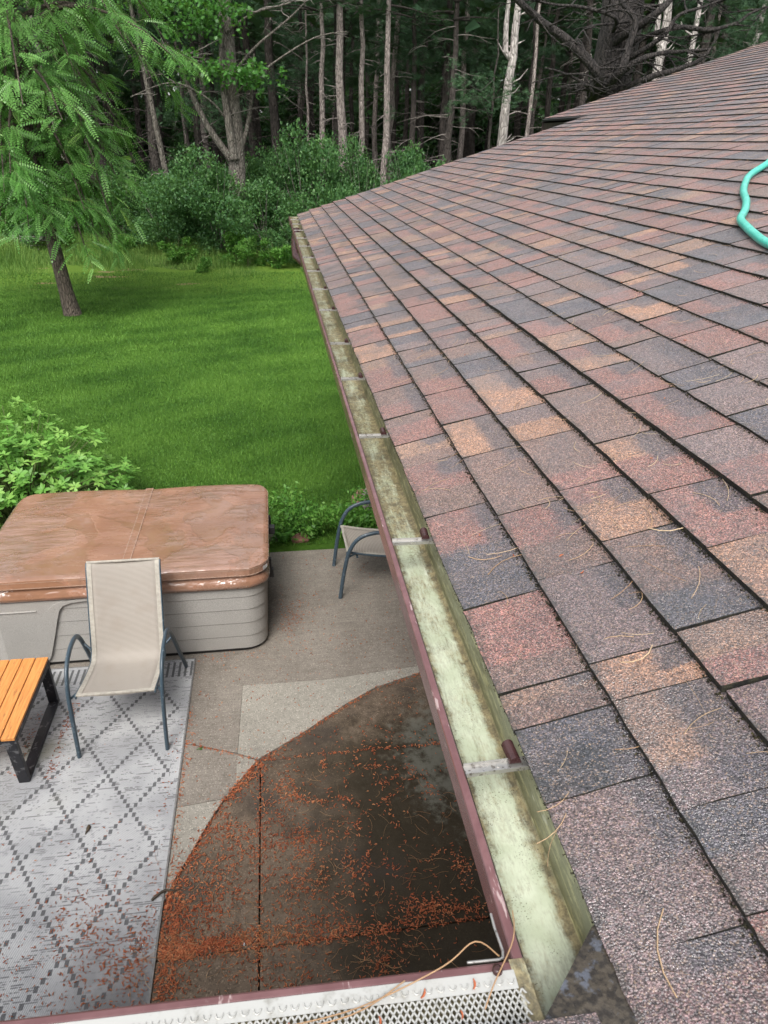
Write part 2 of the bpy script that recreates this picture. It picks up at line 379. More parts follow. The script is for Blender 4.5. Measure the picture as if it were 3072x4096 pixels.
    h = s.math('ADD', s.math('MULTIPLY', s.noise(s.mapping(p, (8, 30, 8)), 1, 3), s.math('SUBTRACT', 1.0, pud)), s.math('MULTIPLY', s.noise(p, 3, 2), 1.0))
    s2 = s.bump(h, .5, .006)
    zone = s.ramp(s.noise(p, 1.9, 5, .6), .48, .58)
    rip = s.math('MULTIPLY', s.noise(s.mapping(p, (5, 15, 5)), 1, 3, .5), s.math('ADD', .12, zone))
    s.put(s.P, 'Coat_Normal', s.bump(rip, 1.0, .022)); s.put(s.P, 'Coat_IOR', 2.0)
    M['vinyl'] = s.fin(s.mix(s.math('MULTIPLY', pud, .35), c, (.17, .095, .05)), rough, s2, spec=.7, coat=s.math('ADD', .25, s.math('MULTIPLY', zone, .75)), coat_r=s.math('ADD', .06, s.math('MULTIPLY', zone, .24)))
    s = NT('spa_cabinet_plastic'); p = s.pos()
    c = s.mix(s.ramp(s.noise(p, 260, 2, .7), .35, .65), (.25, .24, .225), (.37, .355, .33))
    M['cab'] = s.fin(s.mix(s.ramp(s.noise(p, 3, 4), .4, .7, 0, .4), c, (.25, .24, .22)), .6, s.bump(s.noise(p, 180, 2), .3, .001))
    M['black'] = simple('black_plastic', (.015, .015, .016), .45)
    M['thread'] = simple('pale_stitching', (.40, .30, .24), .8)
    M['taglabel'] = simple('white_care_label', (.6, .6, .6), .6)
    # furniture
    s = NT('sling_fabric'); p = s.obj(); x, y, z = s.sep(p)
    q = s.math('ADD', y, s.math('MULTIPLY', z, 1.0))
    w = s.math('MULTIPLY', s.math('SINE', s.math('MULTIPLY', q, 2*PI/.0105)), 1.0)
    c = s.mix(s.ramp(w, -.3, .8), (.22, .195, .17), (.38, .345, .30))
    c = s.mix(s.math('MULTIPLY', s.ramp(s.noise(p, 6, 4), .5, .7), .35), c, (.24, .20, .165))
    M['sling'] = s.fin(c, .7, s.bump(w, .3, .001))
    M['hem'] = simple('sling_hem', (.34, .315, .27), .75, .15, 50)
    s = NT('slate_blue_tube'); p = s.obj()
    c = s.mix(s.ramp(s.noise(p, 45, 4, .7), .55, .7, 0, .8), (.040, .064, .084), (.16, .20, .23))
    M['tube'] = s.fin(c, .35, s.bump(s.noise(p, 60, 3), .1, .001), spec=.5)
    s = NT('black_flaking_paint'); p = s.obj()
    c = s.mix(s.ramp(s.noise(p, 22, 4, .7, .5), .55, .6), (.012, .012, .016), (.10, .10, .105))
    M['tframe'] = s.fin(c, .45, s.bump(s.noise(p, 40, 3), .2, .001))
    s = NT('orange_stained_wood'); p = s.pos()
    g = s.noise(s.mapping(p, (90, 5, 60)), 1, 4, .65)
    c = s.mix(s.ramp(g, .35, .65), (.50, .19, .045), (.62, .27, .075))
    c = s.mix(s.math('MULTIPLY', s.ramp(s.noise(s.mapping(p, (45, 6, 45)), 1.4, 4, .7), .55, .68), .6), c, (.20, .085, .03))
    M['slat'] = s.fin(c, .5, s.bump(g, .3, .0015))
    s = NT('teal_hose_rubber'); p = s.pos()
    c = s.mix(s.ramp(s.noise(p, 30, 3), .4, .7), (.06, .42, .33), (.10, .52, .42))
    c = s.mix(s.math('MULTIPLY', s.math('GREATER_THAN', s.noise(p, 160, 2), .66), .8), c, (.02, .03, .02))
    M['hose'] = s.fin(c, .3, s.bump(s.noise(p, 12, 2), .2, .004), spec=.5)
    # litter
    M['catkin'] = leafy('orange_catkins', [(0, (.20, .045, .022)), (.5, (.42, .115, .048)), (1, (.56, .26, .12))], .75, .1, 3)
    M['needle'] = leafy('dry_pine_needles', [(0, (.20, .075, .035)), (.5, (.38, .19, .085)), (1, (.55, .36, .2))], .6, .1, 3)
    M['paleneedle'] = leafy('pale_pine_needles', [(0, (.35, .2, .1)), (.5, (.52, .36, .22)), (1, (.62, .5, .33))], .6, .1, 3)
    M['leaflit'] = simple('curled_leaf', (.05, .035, .02), .7)
    M['drop'] = simple('water', (.75, .78, .8), .1)
    # ground
    s = NT('lawn_turf'); p = s.pos(); x, y, z = s.sep(p)
    def stripe(s, p):
        pp = s.mapping(p, (1, 1, 0), loc=(-9, 7, 0)); L = s.n('ShaderNodeVectorMath', operation='LENGTH'); s.link(pp, L.inputs[0])
        r = s.math('ADD', L.outputs['Value'], s.math('MULTIPLY', s.noise(p, .25, 2), 2.4))
        return s.math('SINE', s.math('MULTIPLY', r, 2*PI/.95))
    sw = stripe(s, p)
    n = s.math('ADD', s.math('MULTIPLY', s.noise(p, .6, 4, .6), .55), s.math('MULTIPLY', s.noise(p, 30, 4, .75), .45))
    n = s.math('ADD', n, s.math('MULTIPLY', sw, .03))
    c = s.mix(s.ramp(n, .36, .62), (.032, .085, .008), (.075, .165, .020))
    far = s.ramp(s.math('ADD', y, s.math('MULTIPLY', s.noise(p, .35, 3), 3)), 20.6, 22.6)
    c = s.mix(s.math('MULTIPLY', far, .8), c, (.13, .22, .03))
    bare = s.math('MULTIPLY', far, s.ramp(s.noise(s.mapping(p, (.5, 1.2, 1)), 1.1, 3), .62, .68)); c = s.mix(bare, c, (.32, .22, .13))
    M['turf'] = s.fin(c, .9, s.bump(s.noise(p, 70, 4, .8), .9, .03), spec=.15)
    s = NT('grass_blades'); p = s.pos(); t = s.attr('tint'); sw = stripe(s, p)
    n = s.math('ADD', s.math('ADD', s.math('MULTIPLY', s.noise(p, .6, 4, .6), .6), s.math('MULTIPLY', t, .30)), s.math('MULTIPLY', sw, .035))
    n = s.math('ADD', n, .07)
    n = s.math('SUBTRACT', n, .05)
    c = s.grad(n, [(.25, (.020, .070, .006)), (.5, (.060, .152, .015)), (.72, (.13, .25, .038)), (.92, (.30, .36, .13))])
    M['blade'] = s.fin(c, .6, spec=.25)
    M['meadow'] = leafy('meadow_grass', [(0, (.05, .11, .02)), (.5, (.12, .24, .04)), (1, (.28, .38, .10))], .7, .3)
    s = NT('forest_floor'); p = s.pos()
    M['floor'] = s.fin(s.mix(s.ramp(s.noise(p, 1.3, 5, .6), .4, .65), (.035, .022, .013), (.045, .055, .015)), .95, s.bump(s.noise(p, 8, 4), .8, .05))
    M['soil'] = simple('dark_soil', (.03, .022, .014), .95, .4, 12)
    M['rock'] = simple('field_stone', (.20, .165, .145), .8, .45, 9, .5, 0, .02)
    M['redrock'] = simple('reddish_stone', (.26, .13, .10), .8, .35, 9, .5, 0, .02)
    # leaves
    M['locust'] = leafy('locust_leaflets', [(0, (.045, .135, .030)), (.45, (.115, .285, .062)), (.8, (.22, .44, .12)), (1, (.36, .52, .11))], .30, .35, .5)
    M['shrub'] = leafy('pale_green_shrub_leaves', [(0, (.060, .175, .028)), (.5, (.16, .36, .065)), (1, (.34, .54, .13))], .42, .35, 2.5)
    M['bush'] = leafy('bush_leaves', [(0, (.026, .080, .027)), (.5, (.064, .160, .050)), (1, (.14, .28, .085))], .5, .3, .8)
    M['maple'] = leafy('oak_leaves', [(0, (.03, .10, .02)), (.5, (.06, .19, .03)), (1, (.12, .28, .08))], .35, .35, .9)
    M['pine'] = leafy('pine_needles', [(0, (.018, .045, .022)), (.5, (.036, .083, .040)), (1, (.075, .155, .07))], .6, .15, .5)
    M['under'] = leafy('understorey_leaves', [(0, (.016, .048, .018)), (.5, (.036, .095, .034)), (1, (.08, .17, .055))], .6, .25, .4)
    M['weed'] = leafy('weed_leaves', [(0, (.04, .13, .02)), (.5, (.09, .24, .035)), (1, (.2, .38, .08))], .5, .35, 3)
    def bark(name, lo, hi, sc=(14, 14, 3), spots=0):
        s = NT(name); p = s.obj(); q = s.mapping(p, sc)
        n = s.noise(q, 1, 5, .65); v = s.voro(s.mapping(p, (sc[0]*1.3, sc[1]*1.3, sc[2]*1.6)), 1, 'DISTANCE_TO_EDGE')
        c = s.mix(s.ramp(n, .35, .65), lo, hi); c = s.mix(s.ramp(v, .12, 0, 0, .65), c, tuple(x*.3 for x in lo))
        if spots: c = s.mix(s.math('MULTIPLY', s.ramp(s.noise(p, 14, 3), .64, .7), .7), c, (.33, .36, .30))
        return s.fin(c, .9, s.bump(s.math('ADD', n, s.ramp(v, 0, .2)), .8, .03))
    M['bark_pine'] = bark('pale_pine_bark', (.20, .165, .15), (.36, .31, .285))
    M['bark_dark'] = bark('dark_pine_bark', (.034, .027, .023), (.075, .062, .054))
    M['bark_black'] = bark('old_pine_bark', (.018, .015, .014), (.050, .042, .038))
    M['bark_snag'] = bark('bare_weathered_wood', (.30, .27, .25), (.50, .46, .43), (9, 9, 2))
    M['bark_oak'] = bark('grey_brown_bark', (.10, .086, .072), (.19, .17, .145), spots=1)
    M['bark_locust'] = bark('locust_bark', (.075, .058, .045), (.145, .115, .09), (18, 18, 4))
    M['twig'] = simple('dead_twigs', (.17, .15, .135), .9, .35, 5)
    M['stem'] = simple('green_stems', (.10, .13, .04), .7, .3, 20)
make_materials()
exec_order = []

# ------------------------------------------------------------------ ground
def setting():
    mb = MB(); mb.add([(-250, -120, -.14), (250, -120, -.14), (250, 320, -.14), (-250, 320, -.14)], [(0, 1, 2, 3)])
    tag(mb.build('ground', M['floor']), 'dark forest floor around the house and under the pines', 'ground', kind='structure')
    pts = [(-40, 6.0), (14, 6.0), (14, 20)]
    for i in range(40):
        x = 14-54*i/39; pts.append((x, 24.4+1.1*math.sin(x*.5)+.7*math.sin(x*1.3+1)))
    mb = MB(); mb.prism(pts, -.12, -.05)
    tag(mb.build('lawn', M['turf']), 'mown green lawn with faint curved mowing stripes', 'lawn', kind='structure')
    # patio slabs
    root = empty('patio', (0, 0, 0)); tag(root, 'concrete patio of pale and dark damp slabs below the gutter', 'patio', kind='structure')
    arc = [(1.95, 4.32), (1.3, 4.20), (.92, 4.09), (.58, 3.97), (.36, 3.83), (.18, 3.69), (0, 3.555), (-.235, 3.39)]
    arc2 = [(-.33, 3.26), (-.43, 3.11), (-.50, 2.97), (-.56, 2.83), (-.66, 2.61), (-.72, 2.42), (-.84, 2.05), (-1.0, 1.6), (-1.1, 1.2)]
    g = .004
    def slab(poly, m, lab=None, z=0.0):
        mb = MB(); mb.prism(poly, -.11, z); o = mb.build('concrete_slab', m, root, bevel=.003)
        if lab: o['label'] = lab
    slab([(-6, 5.97), (1.95, 5.96), (1.95, 4.42), (.94, 4.17), (.23, 4.10), (-.35, 4.11), (-.365, 3.47), (-.71, 3.60), (-6, 5.2)], M['c_broom'], 'broomed tan concrete slab between spa and lawn')
    slab([(1.95, 4.42), (.94, 4.17), (.23, 4.10), (-.35, 4.11), (-.365, 3.47), (-.24, 3.40)][::1]+[(x, y+.006) for x, y in arc[:-1]][::-1], M['c_light'], 'pale smooth concrete band along the curved joint', -.0015)
    slab([(-6, 5.192), (-.713, 3.592), (-.365, 3.462), (-.37, 3.22), (-.435, 3.12), (-.69, 3.09), (-6, 3.09)], M['c_broom'], 'tan concrete slab under the rug')
    slab([(-6, 3.088), (-.69, 3.088), (-.437, 3.116), (-.372, 3.218), (-.367, 3.46), (-.245, 3.392)]+[(x-.006, y) for x, y in arc2]+[(-1.1, -.05), (-6, -.05)], M['c_light'], 'pale smooth concrete triangle beside the rug', -.0015)
    zo = -.008
    X = -.222
    slab([(a, b-.005) for a, b in arc if a > X]+[(X+g, 3.385), (X+g, 3.394)][::-1]+[(1.95, 3.394)], M['c_old'], 'dark slab at the curved joint', zo)
    slab([(X-g, 3.375)]+[(a+.005, b) for a, b in arc2 if b > 2.2]+[(-.79, 2.206), (X-g, 2.206)], M['c_old'], 'brown catkin strewn slab', zo)
    slab([(X+g, 3.386), (1.95, 3.386), (1.95, 2.206), (X+g, 2.206)], M['c_old'], 'darkest wet slab under the gutter', zo)
    slab([(X-g, 2.198), (-.79, 2.198), (-.98, 1.6), (-1.09, 1.2), (-1.09, -.05), (X-g, -.05)], M['c_old'], None, zo)
    slab([(X+g, 2.198), (1.95, 2.198), (1.95, -.05), (X+g, -.05)], M['c_old'], None, zo)
    mb = MB(); mb.box(-6, 1.95, -.05, 5.95, -.13, -.10); mb.build('bedding', M['soil'], root)
setting()

# ------------------------------------------------------------------ roof geometry
PHI = .314114; EX = .143; XE = .31974; ZE = EYE-.765195; CF, SF = math.cos(PHI), math.sin(PHI)
def RP(k, y, h=0.0): return (XE+k*EX*CF-h*SF, y, ZE+k*EX*SF+h*CF)
NK = 56
def rake_y(k): return (8.93-.0058*k) if k < 23.7 else 10.25
def build_house():
    root = empty('house', (1.9, 4, 0)); tag(root, 'single storey house with brown siding under the shingled roof', 'house')
    def part(mb, n, m, par=root, **k):
        o = mb.build(n, m, par, **k); o.matrix_parent_inverse = Matrix.Identity(4)
        if par is root: o.location = (-1.9, -4, 0)
        return o
    mb = MB(); mb.box(1.45, 1.6, -.05, 8.55, 0, 2.85); mb.box(3.95, 4.1, 8.55, 9.95, 0, 3.62)
    mb.add([(1.45, 8.55, 0), (15, 8.55, 0), (15, 8.55, 2.9), (XE+56*EX*CF, 8.55, ZE+55*EX*SF), (1.45, 8.55, 2.9)], [(0, 1, 2, 3, 4)])
    mb.add([(3.95, 9.95, 0), (14, 9.95, 0), (14, 9.95, 2.9), (XE+56*EX*CF, 9.95, ZE+55*EX*SF), (3.95, 9.95, 3.62)], [(0, 1, 2, 3, 4)])
    mb.box(-6.5, 1.9, -.2, -.05, 0, 2.75)
    part(mb, 'wall', M['siding'])
    mb = MB(); mb.box(.36, 1.9, .3, 8.5, 2.555, 2.57); mb.box(-6.5, 1.9, -.05, .28, 2.54, 2.555); part(mb, 'soffit', M['soffit'])
    mb = MB(); mb.box(.348, .372, .45, 8.7, 2.50, 2.665); mb.box(-6.5, .348, .315, .339, 2.50, 2.665); part(mb, 'fascia', M['darktrim'])
    # extension eave fascia and its drip edge, gable trim
    mb = MB(); ex = XE+23.6*EX*CF; ez = ZE+23.6*EX*SF
    mb.box(ex+.04, ex+.075, 8.8, 10.22, ez-.22, ez-.035); mb.box(ex+.075, ex+.45, 8.8, 10.0, ez-.2, ez-.17)
    mb.add([RP(23.7, 10.22, -.03), RP(NK, 10.22, -.03), (RP(NK, 10.22)[0], 10.22, RP(NK, 0)[2]-.22), (RP(23.7, 10.22)[0], 10.22, RP(23.7, 0)[2]-.22)], [(0, 1, 2, 3)])
    part(mb, 'gable_trim', M['darktrim'])
    mb = MB()
    mb.add([RP(.1, 8.88, -.03), RP(24, 8.78, -.03), (RP(24, 8)[0], 8.78, RP(24, 8)[2]-.2), (RP(.1, 8)[0], 8.88, RP(.1, 8)[2]-.2)], [(0, 1, 2, 3)])
    part(mb, 'rake_board', M['darktrim'])
    # roof deck (thin slab) following the valley
    roof = MB()
    def sl(pts, th=.02):
        n = len(pts); lo = [(p[0]+SF*th, p[1], p[2]-CF*th) for p in pts]
        roof.add(list(pts)+lo, [tuple(range(n)), tuple(range(n, 2*n))[::-1]]+[(i, (i+1) % n, n+(i+1) % n, n+i) for i in range(n)])
    sl([RP(.02, .42), RP(.02, 8.90), RP(23.7, 8.79), RP(23.7, 10.22), RP(NK, 10.22), RP(NK, -6.9)])
    xr = XE+NK*EX*CF; zr = ZE+NK*EX*SF
    roof.add([(xr, -6.9, zr), (xr, 10.22, zr), (xr+8, 10.22, zr-8*SF/CF), (xr+8, -6.9, zr-8*SF/CF)], [(0, 3, 2, 1)])
    # wing roof: slopes down to its own gutter, meets the main roof in the valley
    W = lambda x, k: (x, .36-k*EX*CF, ZE+k*EX*SF)
    roof.add([W(-6.6, 0), W(.33, 0), W(XE+NK*EX*CF, NK), W(-6.6, NK)], [(0, 3, 2, 1)])
    ro = part(roof, 'roof', M['deck'])
    return root, ro
house, roof_obj = build_house()

PAL = dict(rose=(.190, .084, .070), mauve=(.132, .090, .088), tan=(.285, .150, .092), slate=(.056, .054, .068), brown=(.135, .080, .066), ochre=(.225, .130, .088), plum=(.110, .066, .066), wetslate=(.026, .028, .036))
def build_shingles():
    rows = {0: [.30, .416, .62, .75, .826, 1.056, 1.417, 1.695, 1.851, 2.061, 2.329, 2.694],
            1: [.36, .413, .551, .743, .825, 1.063, 1.325, 1.639, 1.876, 2.138, 2.447, 2.668],
            2: [.40, .55, .70, .836, 1.115, 1.337, 1.614, 1.825, 2.16, 2.323],
            3: [.45, .60, .79, 1.0, 1.212, 1.484, 1.846, 2.063], 4: [.55, .8, 1.1, 1.385, 1.663]}
    spec0 = {.416: ('mauve', 'mauve'), .62: ('wetslate', 'slate'), .75: ('brown', 'ochre'), .826: ('brown', 'rose'), 1.056: ('slate', 'rose'),
             1.417: ('brown', 'rose'), 1.695: ('brown', 'ochre'), 1.851: ('rose', 'brown'), 2.061: ('rose', 'brown'), 2.329: ('rose', 'ochre')}
    tabs = []
    keys = ['rose', 'mauve', 'tan', 'slate', 'brown', 'ochre', 'plum']
    wts = [.33, .15, .08, .15, .16, .06, .07]
    for k in range(NK):
        xk = XE+k*EX*CF
        ymin = max(.70-xk, -2.0); ymax = rake_y(k)
        if k in rows: ys = [y for y in rows[k] if y >= ymin-.12]
        else: ys = [ymin-random.uniform(0, .2)]
        y = ys[-1]
        while True:
            y += random.choice([.12, .15, .17, .19, .2, .22, .25, .28, .32])+random.uniform(-.015, .015)
            if y > ymax-.07: break
            ys.append(y)
        ys.append(ymax+random.uniform(-.004, .004))
        for a, b in zip(ys[:-1], ys[1:]):
            c1, c2 = random.choices(keys, wts, k=2)
            if random.random() < .42: c2 = c1
            if k == 0 and a in spec0: c1, c2 = spec0[a]
            tabs.append((k, a, b, c1, c2))
    def tab(mb, t, A):
        k, a, b, c1, c2 = t; near = math.hypot(RP(k, a)[0], a) < 4.2
        rnd = random.Random(hash((k, round(a, 3))) & 0xffff)
        gp = rnd.uniform(.0012, .0024) if math.hypot(RP(k, a)[0], a) < 1.6 else rnd.uniform(.0024, .0046); a += gp; b -= gp
        lift = rnd.uniform(-.0010, .0022); ny = 5 if near else 3
        v0 = -.003 if k == 0 else 0
        vs = []; uvs = []
        VL = [0, .35, .7, 1.0, 1.09]
        skewA, skewB = rnd.uniform(-.004, .004), rnd.uniform(-.004, .004)
        for iv, fv in enumerate(VL):
            for iy in range(ny):
                fy = iy/(ny-1); jy = rnd.uniform(-.0011, .0011) if iy in (0, ny-1) else 0
                jy += (1-fv)*(skewA*(1-fy)+skewB*fy)
                jv = rnd.uniform(-.0016, .0016) if iv == 0 else 0
                v = v0+(fv*(EX-v0))+jv
                h = (.0112 if k == 0 else .0145 if k < 5 else .0074)*(1-fv)+.0010*fv+lift*(1-fv)+(rnd.uniform(-.0005, .0005) if iv < 3 else 0)
                vs.append(RP(v/EX+k, a+(b-a)*fy+jy, h)); uvs.append((fy, fv))
        n = len(vs)
        fs = [(i*ny+j+1, i*ny+j, (i+1)*ny+j, (i+1)*ny+j+1) for i in range(len(VL)-1) for j in range(ny-1)]
        mb.add(vs, fs, 0)
        # butt face and side faces
        def low(p, d=.0098 if k == 0 else .0130 if k < 5 else .0060): return (p[0]+SF*d, p[1], p[2]-CF*d)
        front = vs[:ny]; fl = [low(p) for p in front]
        mb.add(front+fl, [(j, j+1, ny+j+1, ny+j) for j in range(ny-1)], 1)
        for e, side in ((0, 1), (ny-1, -1)):
            pts = [vs[i*ny+e] for i in range(4)]; l2 = [low(p) for p in pts]
            fs2 = [((i+1), i, 4+i, 4+i+1) if side == 1 else (i, i+1, 4+i+1, 4+i) for i in range(3)]
            mb.add(pts+l2, fs2, 1)
        N = n+2*ny+16
        A['c1'] += [PAL[c1]]*N; A['c2'] += [PAL[c2]]*N
        r = rnd.random()
        split = 2.0 if c1 == c2 else rnd.uniform(.25, .75)
        if rnd.random() < .62: cy, cv = rnd.uniform(.2, .8) if rnd.random() < .8 else -1, rnd.uniform(.45, .75)
        else: cy, cv = 3, 3
        jit = rnd.uniform(.86, 1.14)
        A['j'] += [jit]*N; A['ms'] += [(split, cy, cv)]*N
        A['uv'] += uvs+[(.5, 0)]*(N-n)
    def finish(mb, A, name, par):
        o = mb.build(name, [M['shingle'], M['edge']], par); me = o.data; N = len(me.vertices)
        for key in ('c1', 'c2'):
            arr = np.ones((N, 4), np.float32); arr[:, :3] = np.array(A[key])*np.array(A['j'])[:, None]
            at = me.attributes.new(key, 'FLOAT_COLOR', 'POINT'); at.data.foreach_set('color', arr.ravel())
        at = me.attributes.new('ms', 'FLOAT_VECTOR', 'POINT'); at.data.foreach_set('vector', np.array(A['ms'], np.float32).ravel())
        uvl = me.uv_layers.new(name='uv'); li = np.zeros(len(me.loops), np.int32); me.loops.foreach_get('vertex_index', li)
        uvl.data.foreach_set('uv', np.array(A['uv'], np.float32)[li].ravel())
        return o
    def newA(): return dict(c1=[], c2=[], j=[], ms=[], uv=[])
    def seen(t):
        k, a, b = t[:3]; p = RP(k+.5, (a+b)/2); x, y, z = p[0], p[1], p[2]-EYE
        d = math.sqrt(x*x+y*y+z*z)
        vis = b > .38 and x < y*.62+.35 and k < 40
        return (b-a)*EX/(d*d)*(abs(-SF*x+CF*z)/d) if vis else 0
    order = sorted(tabs, key=lambda t: -seen(t))
    for t in order[:296]:
        mb, A = MB(), newA(); tab(mb, t, A); finish(mb, A, 'shingle', roof_obj)
    mb, A = MB(), newA()
    for t in order[296:]: tab(mb, t, A)
    # wing roof shingles and far slope are the same covering
    o = finish(mb, A, 'distant_shingles', roof_obj); o['kind'] = 'stuff'
    # wing roof courses
    mb, A = MB(), newA()
    for k in range(0, 22):
        x = .30+k*EX*CF-.02; xs = [x]
        while x > -4.5: x -= random.uniform(.13, .36); xs.append(x)
        for b, a in zip(xs[:-1], xs[1:]):
            y0 = .36-(k*EX-(.014 if k == 0 else 0))*CF; y1 = .36-(k+1.08)*EX*CF; z0 = ZE+k*EX*SF+.0088; z1 = ZE+(k+1.08)*EX*SF+.001
            vs = [(a+.002, y0, z0), (b-.002, y0, z0), (b-.002, y1, z1), (a+.002, y1, z1), (a+.002, y0, z0-.0075), (b-.002, y0, z0-.0075)]
            mb.add(vs, [(0, 3, 2, 1)], 0); mb.add(vs, [(0, 1, 5, 4)], 1)
            c1, c2 = ('mauve', 'mauve') if a > -.3 else random.choices(keys, wts, k=2)
            for key, v in (('c1', PAL[c1]), ('c2', PAL[c2]), ('j', 1.0), ('ms', (.5, 3, 3)), ('uv', (.5, .5))): A[key] += [v]*12
    o = finish(mb, A, 'wing_shingles', roof_obj); o['kind'] = 'stuff'
    # crumbs of moss and grit washed against the butts
    P = []; KK = []
    for k in range(0, 26):
        n = int(2300 if k < 5 else 1400 if k < 14 else 450)
        yy = RNG.uniform(.35, 6.5, n)**1; keep = RNG.random(n) < np.clip(1.25-yy/7, .1, 1)
        for y in yy[keep]:
            P.append(RP(k-.006-abs(RNG.normal())*.028 if k else k-.02+RNG.normal()*.012, y, RNG.uniform(0, .004))); KK.append(k)
    P = np.array(P); KK = np.array(KK); n = len(P)
    TV = [(0, 0, 1), (.9, 0, -.4), (-.45, .8, -.4), (-.45, -.8, -.4)]; TF = [(0, 1, 2), (0, 2, 3), (0, 3, 1)]
    R = frames(rdir(n), rdir(n)); V, F, T = scatter(TV, TF, P, R, RNG.uniform(.0012, .0032, n)*np.where(KK == 0, .6, 1), RNG.random(n))
    np_obj('moss_grit', V, F, M['moss'], roof_obj, T)['kind'] = 'stuff'
    # dark flashing patch in the corner of the two roofs
    mb = MB(); z = ZE+.004
    prof = [(.312, .462, z-.004), (.225, .375, z-.004), (.19, .34, z-.001), (.34, .30, z+.006), (.352, .42, z+.004), (.332, .47, z+.001)]
    cpt = (.285, .39, z+.004)
    mb.add([cpt]+prof, [(0, i+1, (i+1) % 6+1) for i in range(6)]); mb.add(prof+[(p[0], p[1], p[2]-.006) for p in prof], [(i, 6+i, 6+(i+1) % 6, (i+1) % 6) for i in range(6)])
    mb.build('valley_flashing', M['flash'], roof_obj)
build_shingles()
for o in bpy.data.objects:
    if o.parent is roof_obj: o.matrix_parent_inverse = Matrix.Identity(4)

# ------------------------------------------------------------------ gutters
def build_gutters():
    g = empty('rain_gutter', (.28, 4.6, 2.6)); tag(g, 'long open maroon gutter with a stained pale green inside along the main eave', 'gutter')
    def part(mb, n, m, par=g, **k):
        o = mb.build(n, m, par, **k)
        if par is g: o.location = (-.28, -4.6, -2.6)
        return o
    zt = 2.665; ys = [.452]+[.7+.35*i for i in range(24)]+[9.0]
    jit = [random.uniform(-.0012, .0012) for _ in ys]
    inner = [(.2315, zt-.001), (.2322, zt-.012), (.2360, zt-.024), (.2460, zt-.055), (.2530, zt-.078), (.2580, zt-.089), (.3295, zt-.0895), (.3335, zt-.084), (.3365, zt-.01), (.337, zt+.012)]
    mb = MB(); mb.sweep_y(inner[::-1], ys)
    # end of the trough runs under the corner flashing
    lo = [(x, .30, z) for x, z in inner[5:]]; hi = [(x, .452, z) for x, z in inner[5:]]
    mb.add(lo+hi, [(i, i+1, 5+i+1, 5+i) for i in range(1, 4)])
    mb.add([(.258, .452, zt-.089), (.3295, .452, zt-.0895), (.3295, .30, zt-.0895), (.20, .30, zt-.089), (.20, .394, zt-.089)], [(0, 1, 2, 3, 4)])
    mb.add([(.2315, .452, zt-.001), (.258, .452, zt-.089), (.20, .394, zt-.089), (.200, .420, zt-.003)], [(0, 3, 2, 1)])
    mb.box(.2255, .336, 8.985, 9.0, zt-.09, zt-.004)
    part(mb, 'trough', M['gin'])
    outer = [(.2317, zt-.0005), (.2312, zt+.0010), (.2292, zt+.0016), (.2235, zt+.0012), (.2212, zt-.0002), (.2205, zt-.003), (.2205, zt-.039), (.2225, zt-.047), (.236, zt-.066), (.244, zt-.082), (.250, zt-.0925), (.338, zt-.0925)]
    mb = MB(); mb.sweep_y(outer, [.448]+ys[1:-1]+[9.003]); part(mb, 'front_lip', M['gpaint'], bevel=0)
    # thin joint line in the trough
    mb = MB(); mb.box(.2580, .2590, .47, 8.98, zt-.0889, zt-.0880); part(mb, 'seam', M['darktrim'])
    # drip edge under the shingles
    mb = MB(); mb.box(.330, .3335, .47, 8.9, ZE-.028, ZE-.004); part(mb, 'drip_edge', M['maroon'])
    # hangers
    hy = [.713, 1.359, 2.003, 2.585, 3.114, 3.806, 4.396, 5.059, 5.681, 6.333, 6.893, 7.512, 8.092, 8.55]
    hb = MB(); L = .104; w = .0085
    hb.box(0, L, -w, w, -.001, .0006); hb.box(0, L, -w-.001, -w, -.001, .006); hb.box(0, L, w, w+.001, -.001, .006)
    hb.tube([(.012, 0, .0006), (.012, 0, .0016)], .0035, 10); hb.tube([(.050, .003, .0006), (.050, .003, .0016)], .0038, 10)
    hme = hb.mesh('gutter_hanger', M['alu'])
    cb = MB()
    prof = [(-.0165*math.cos(t*PI/8)*.6, .0105*math.sin(t*PI/8)) for t in range(9)]
    cb.add([(x*.9, yy, z) for yy in (0, .036) for x, z in prof], [(j, j+1, 9+j+1, 9+j) for j in range(8)]+[tuple(range(9))[::-1], tuple(range(9, 18))], 0)
    cme = cb.mesh('hanger_clip', M['maroon'])
    sb = MB(); sb.tube([(.098, 0, .0), (.098, 0, .006)], .0035, 8); sme = sb.mesh('screw', M['alu'])
    for i, y in enumerate(hy):
        o = bpy.data.objects.new('gutter_hanger', hme); link(o, g); o.location = (.2320-.28, y-4.6+random.uniform(-.004, .004), zt+.0026-2.6)
        o.rotation_euler = (0, random.uniform(-.01, .01), [-.02, -.045, -.04][i] if i < 3 else random.uniform(-.06, -.02))
        if i == 0: o.rotation_euler = (0, 0, .035)
        c = bpy.data.objects.new('hanger_clip', cme); link(c, o); c.location = (.0735, .004 if i else .0, .004)
        s = bpy.data.objects.new('screw', sme); link(s, o)
    # outlet hole and downspout elbow at the far end
    mb = MB(); mb.box(.290, .325, 8.28, 8.42, zt-.0885, zt-.0875); part(mb, 'outlet', M['black'])
    mb = MB(); mb.tube([(.285, 8.3, 2.575), (.270, 8.2, 2.52), (.258, 8.0, 2.45), (.262, 7.80, 2.39), (.36, 7.64, 2.32), (.62, 7.6, 2.16), (1.0, 7.62, 2.0), (1.33, 7.65, 1.85), (1.38, 7.65, 1.6), (1.38, 7.65, .2)], .048, 12)
    part(mb, 'downspout', M['maroon'])
    # ---- second gutter, running left under the camera
    g2 = empty('rain_gutter', (-1.5, .4, 2.6)); tag(g2, 'short maroon gutter in front, covered by a metal leaf screen', 'gutter')
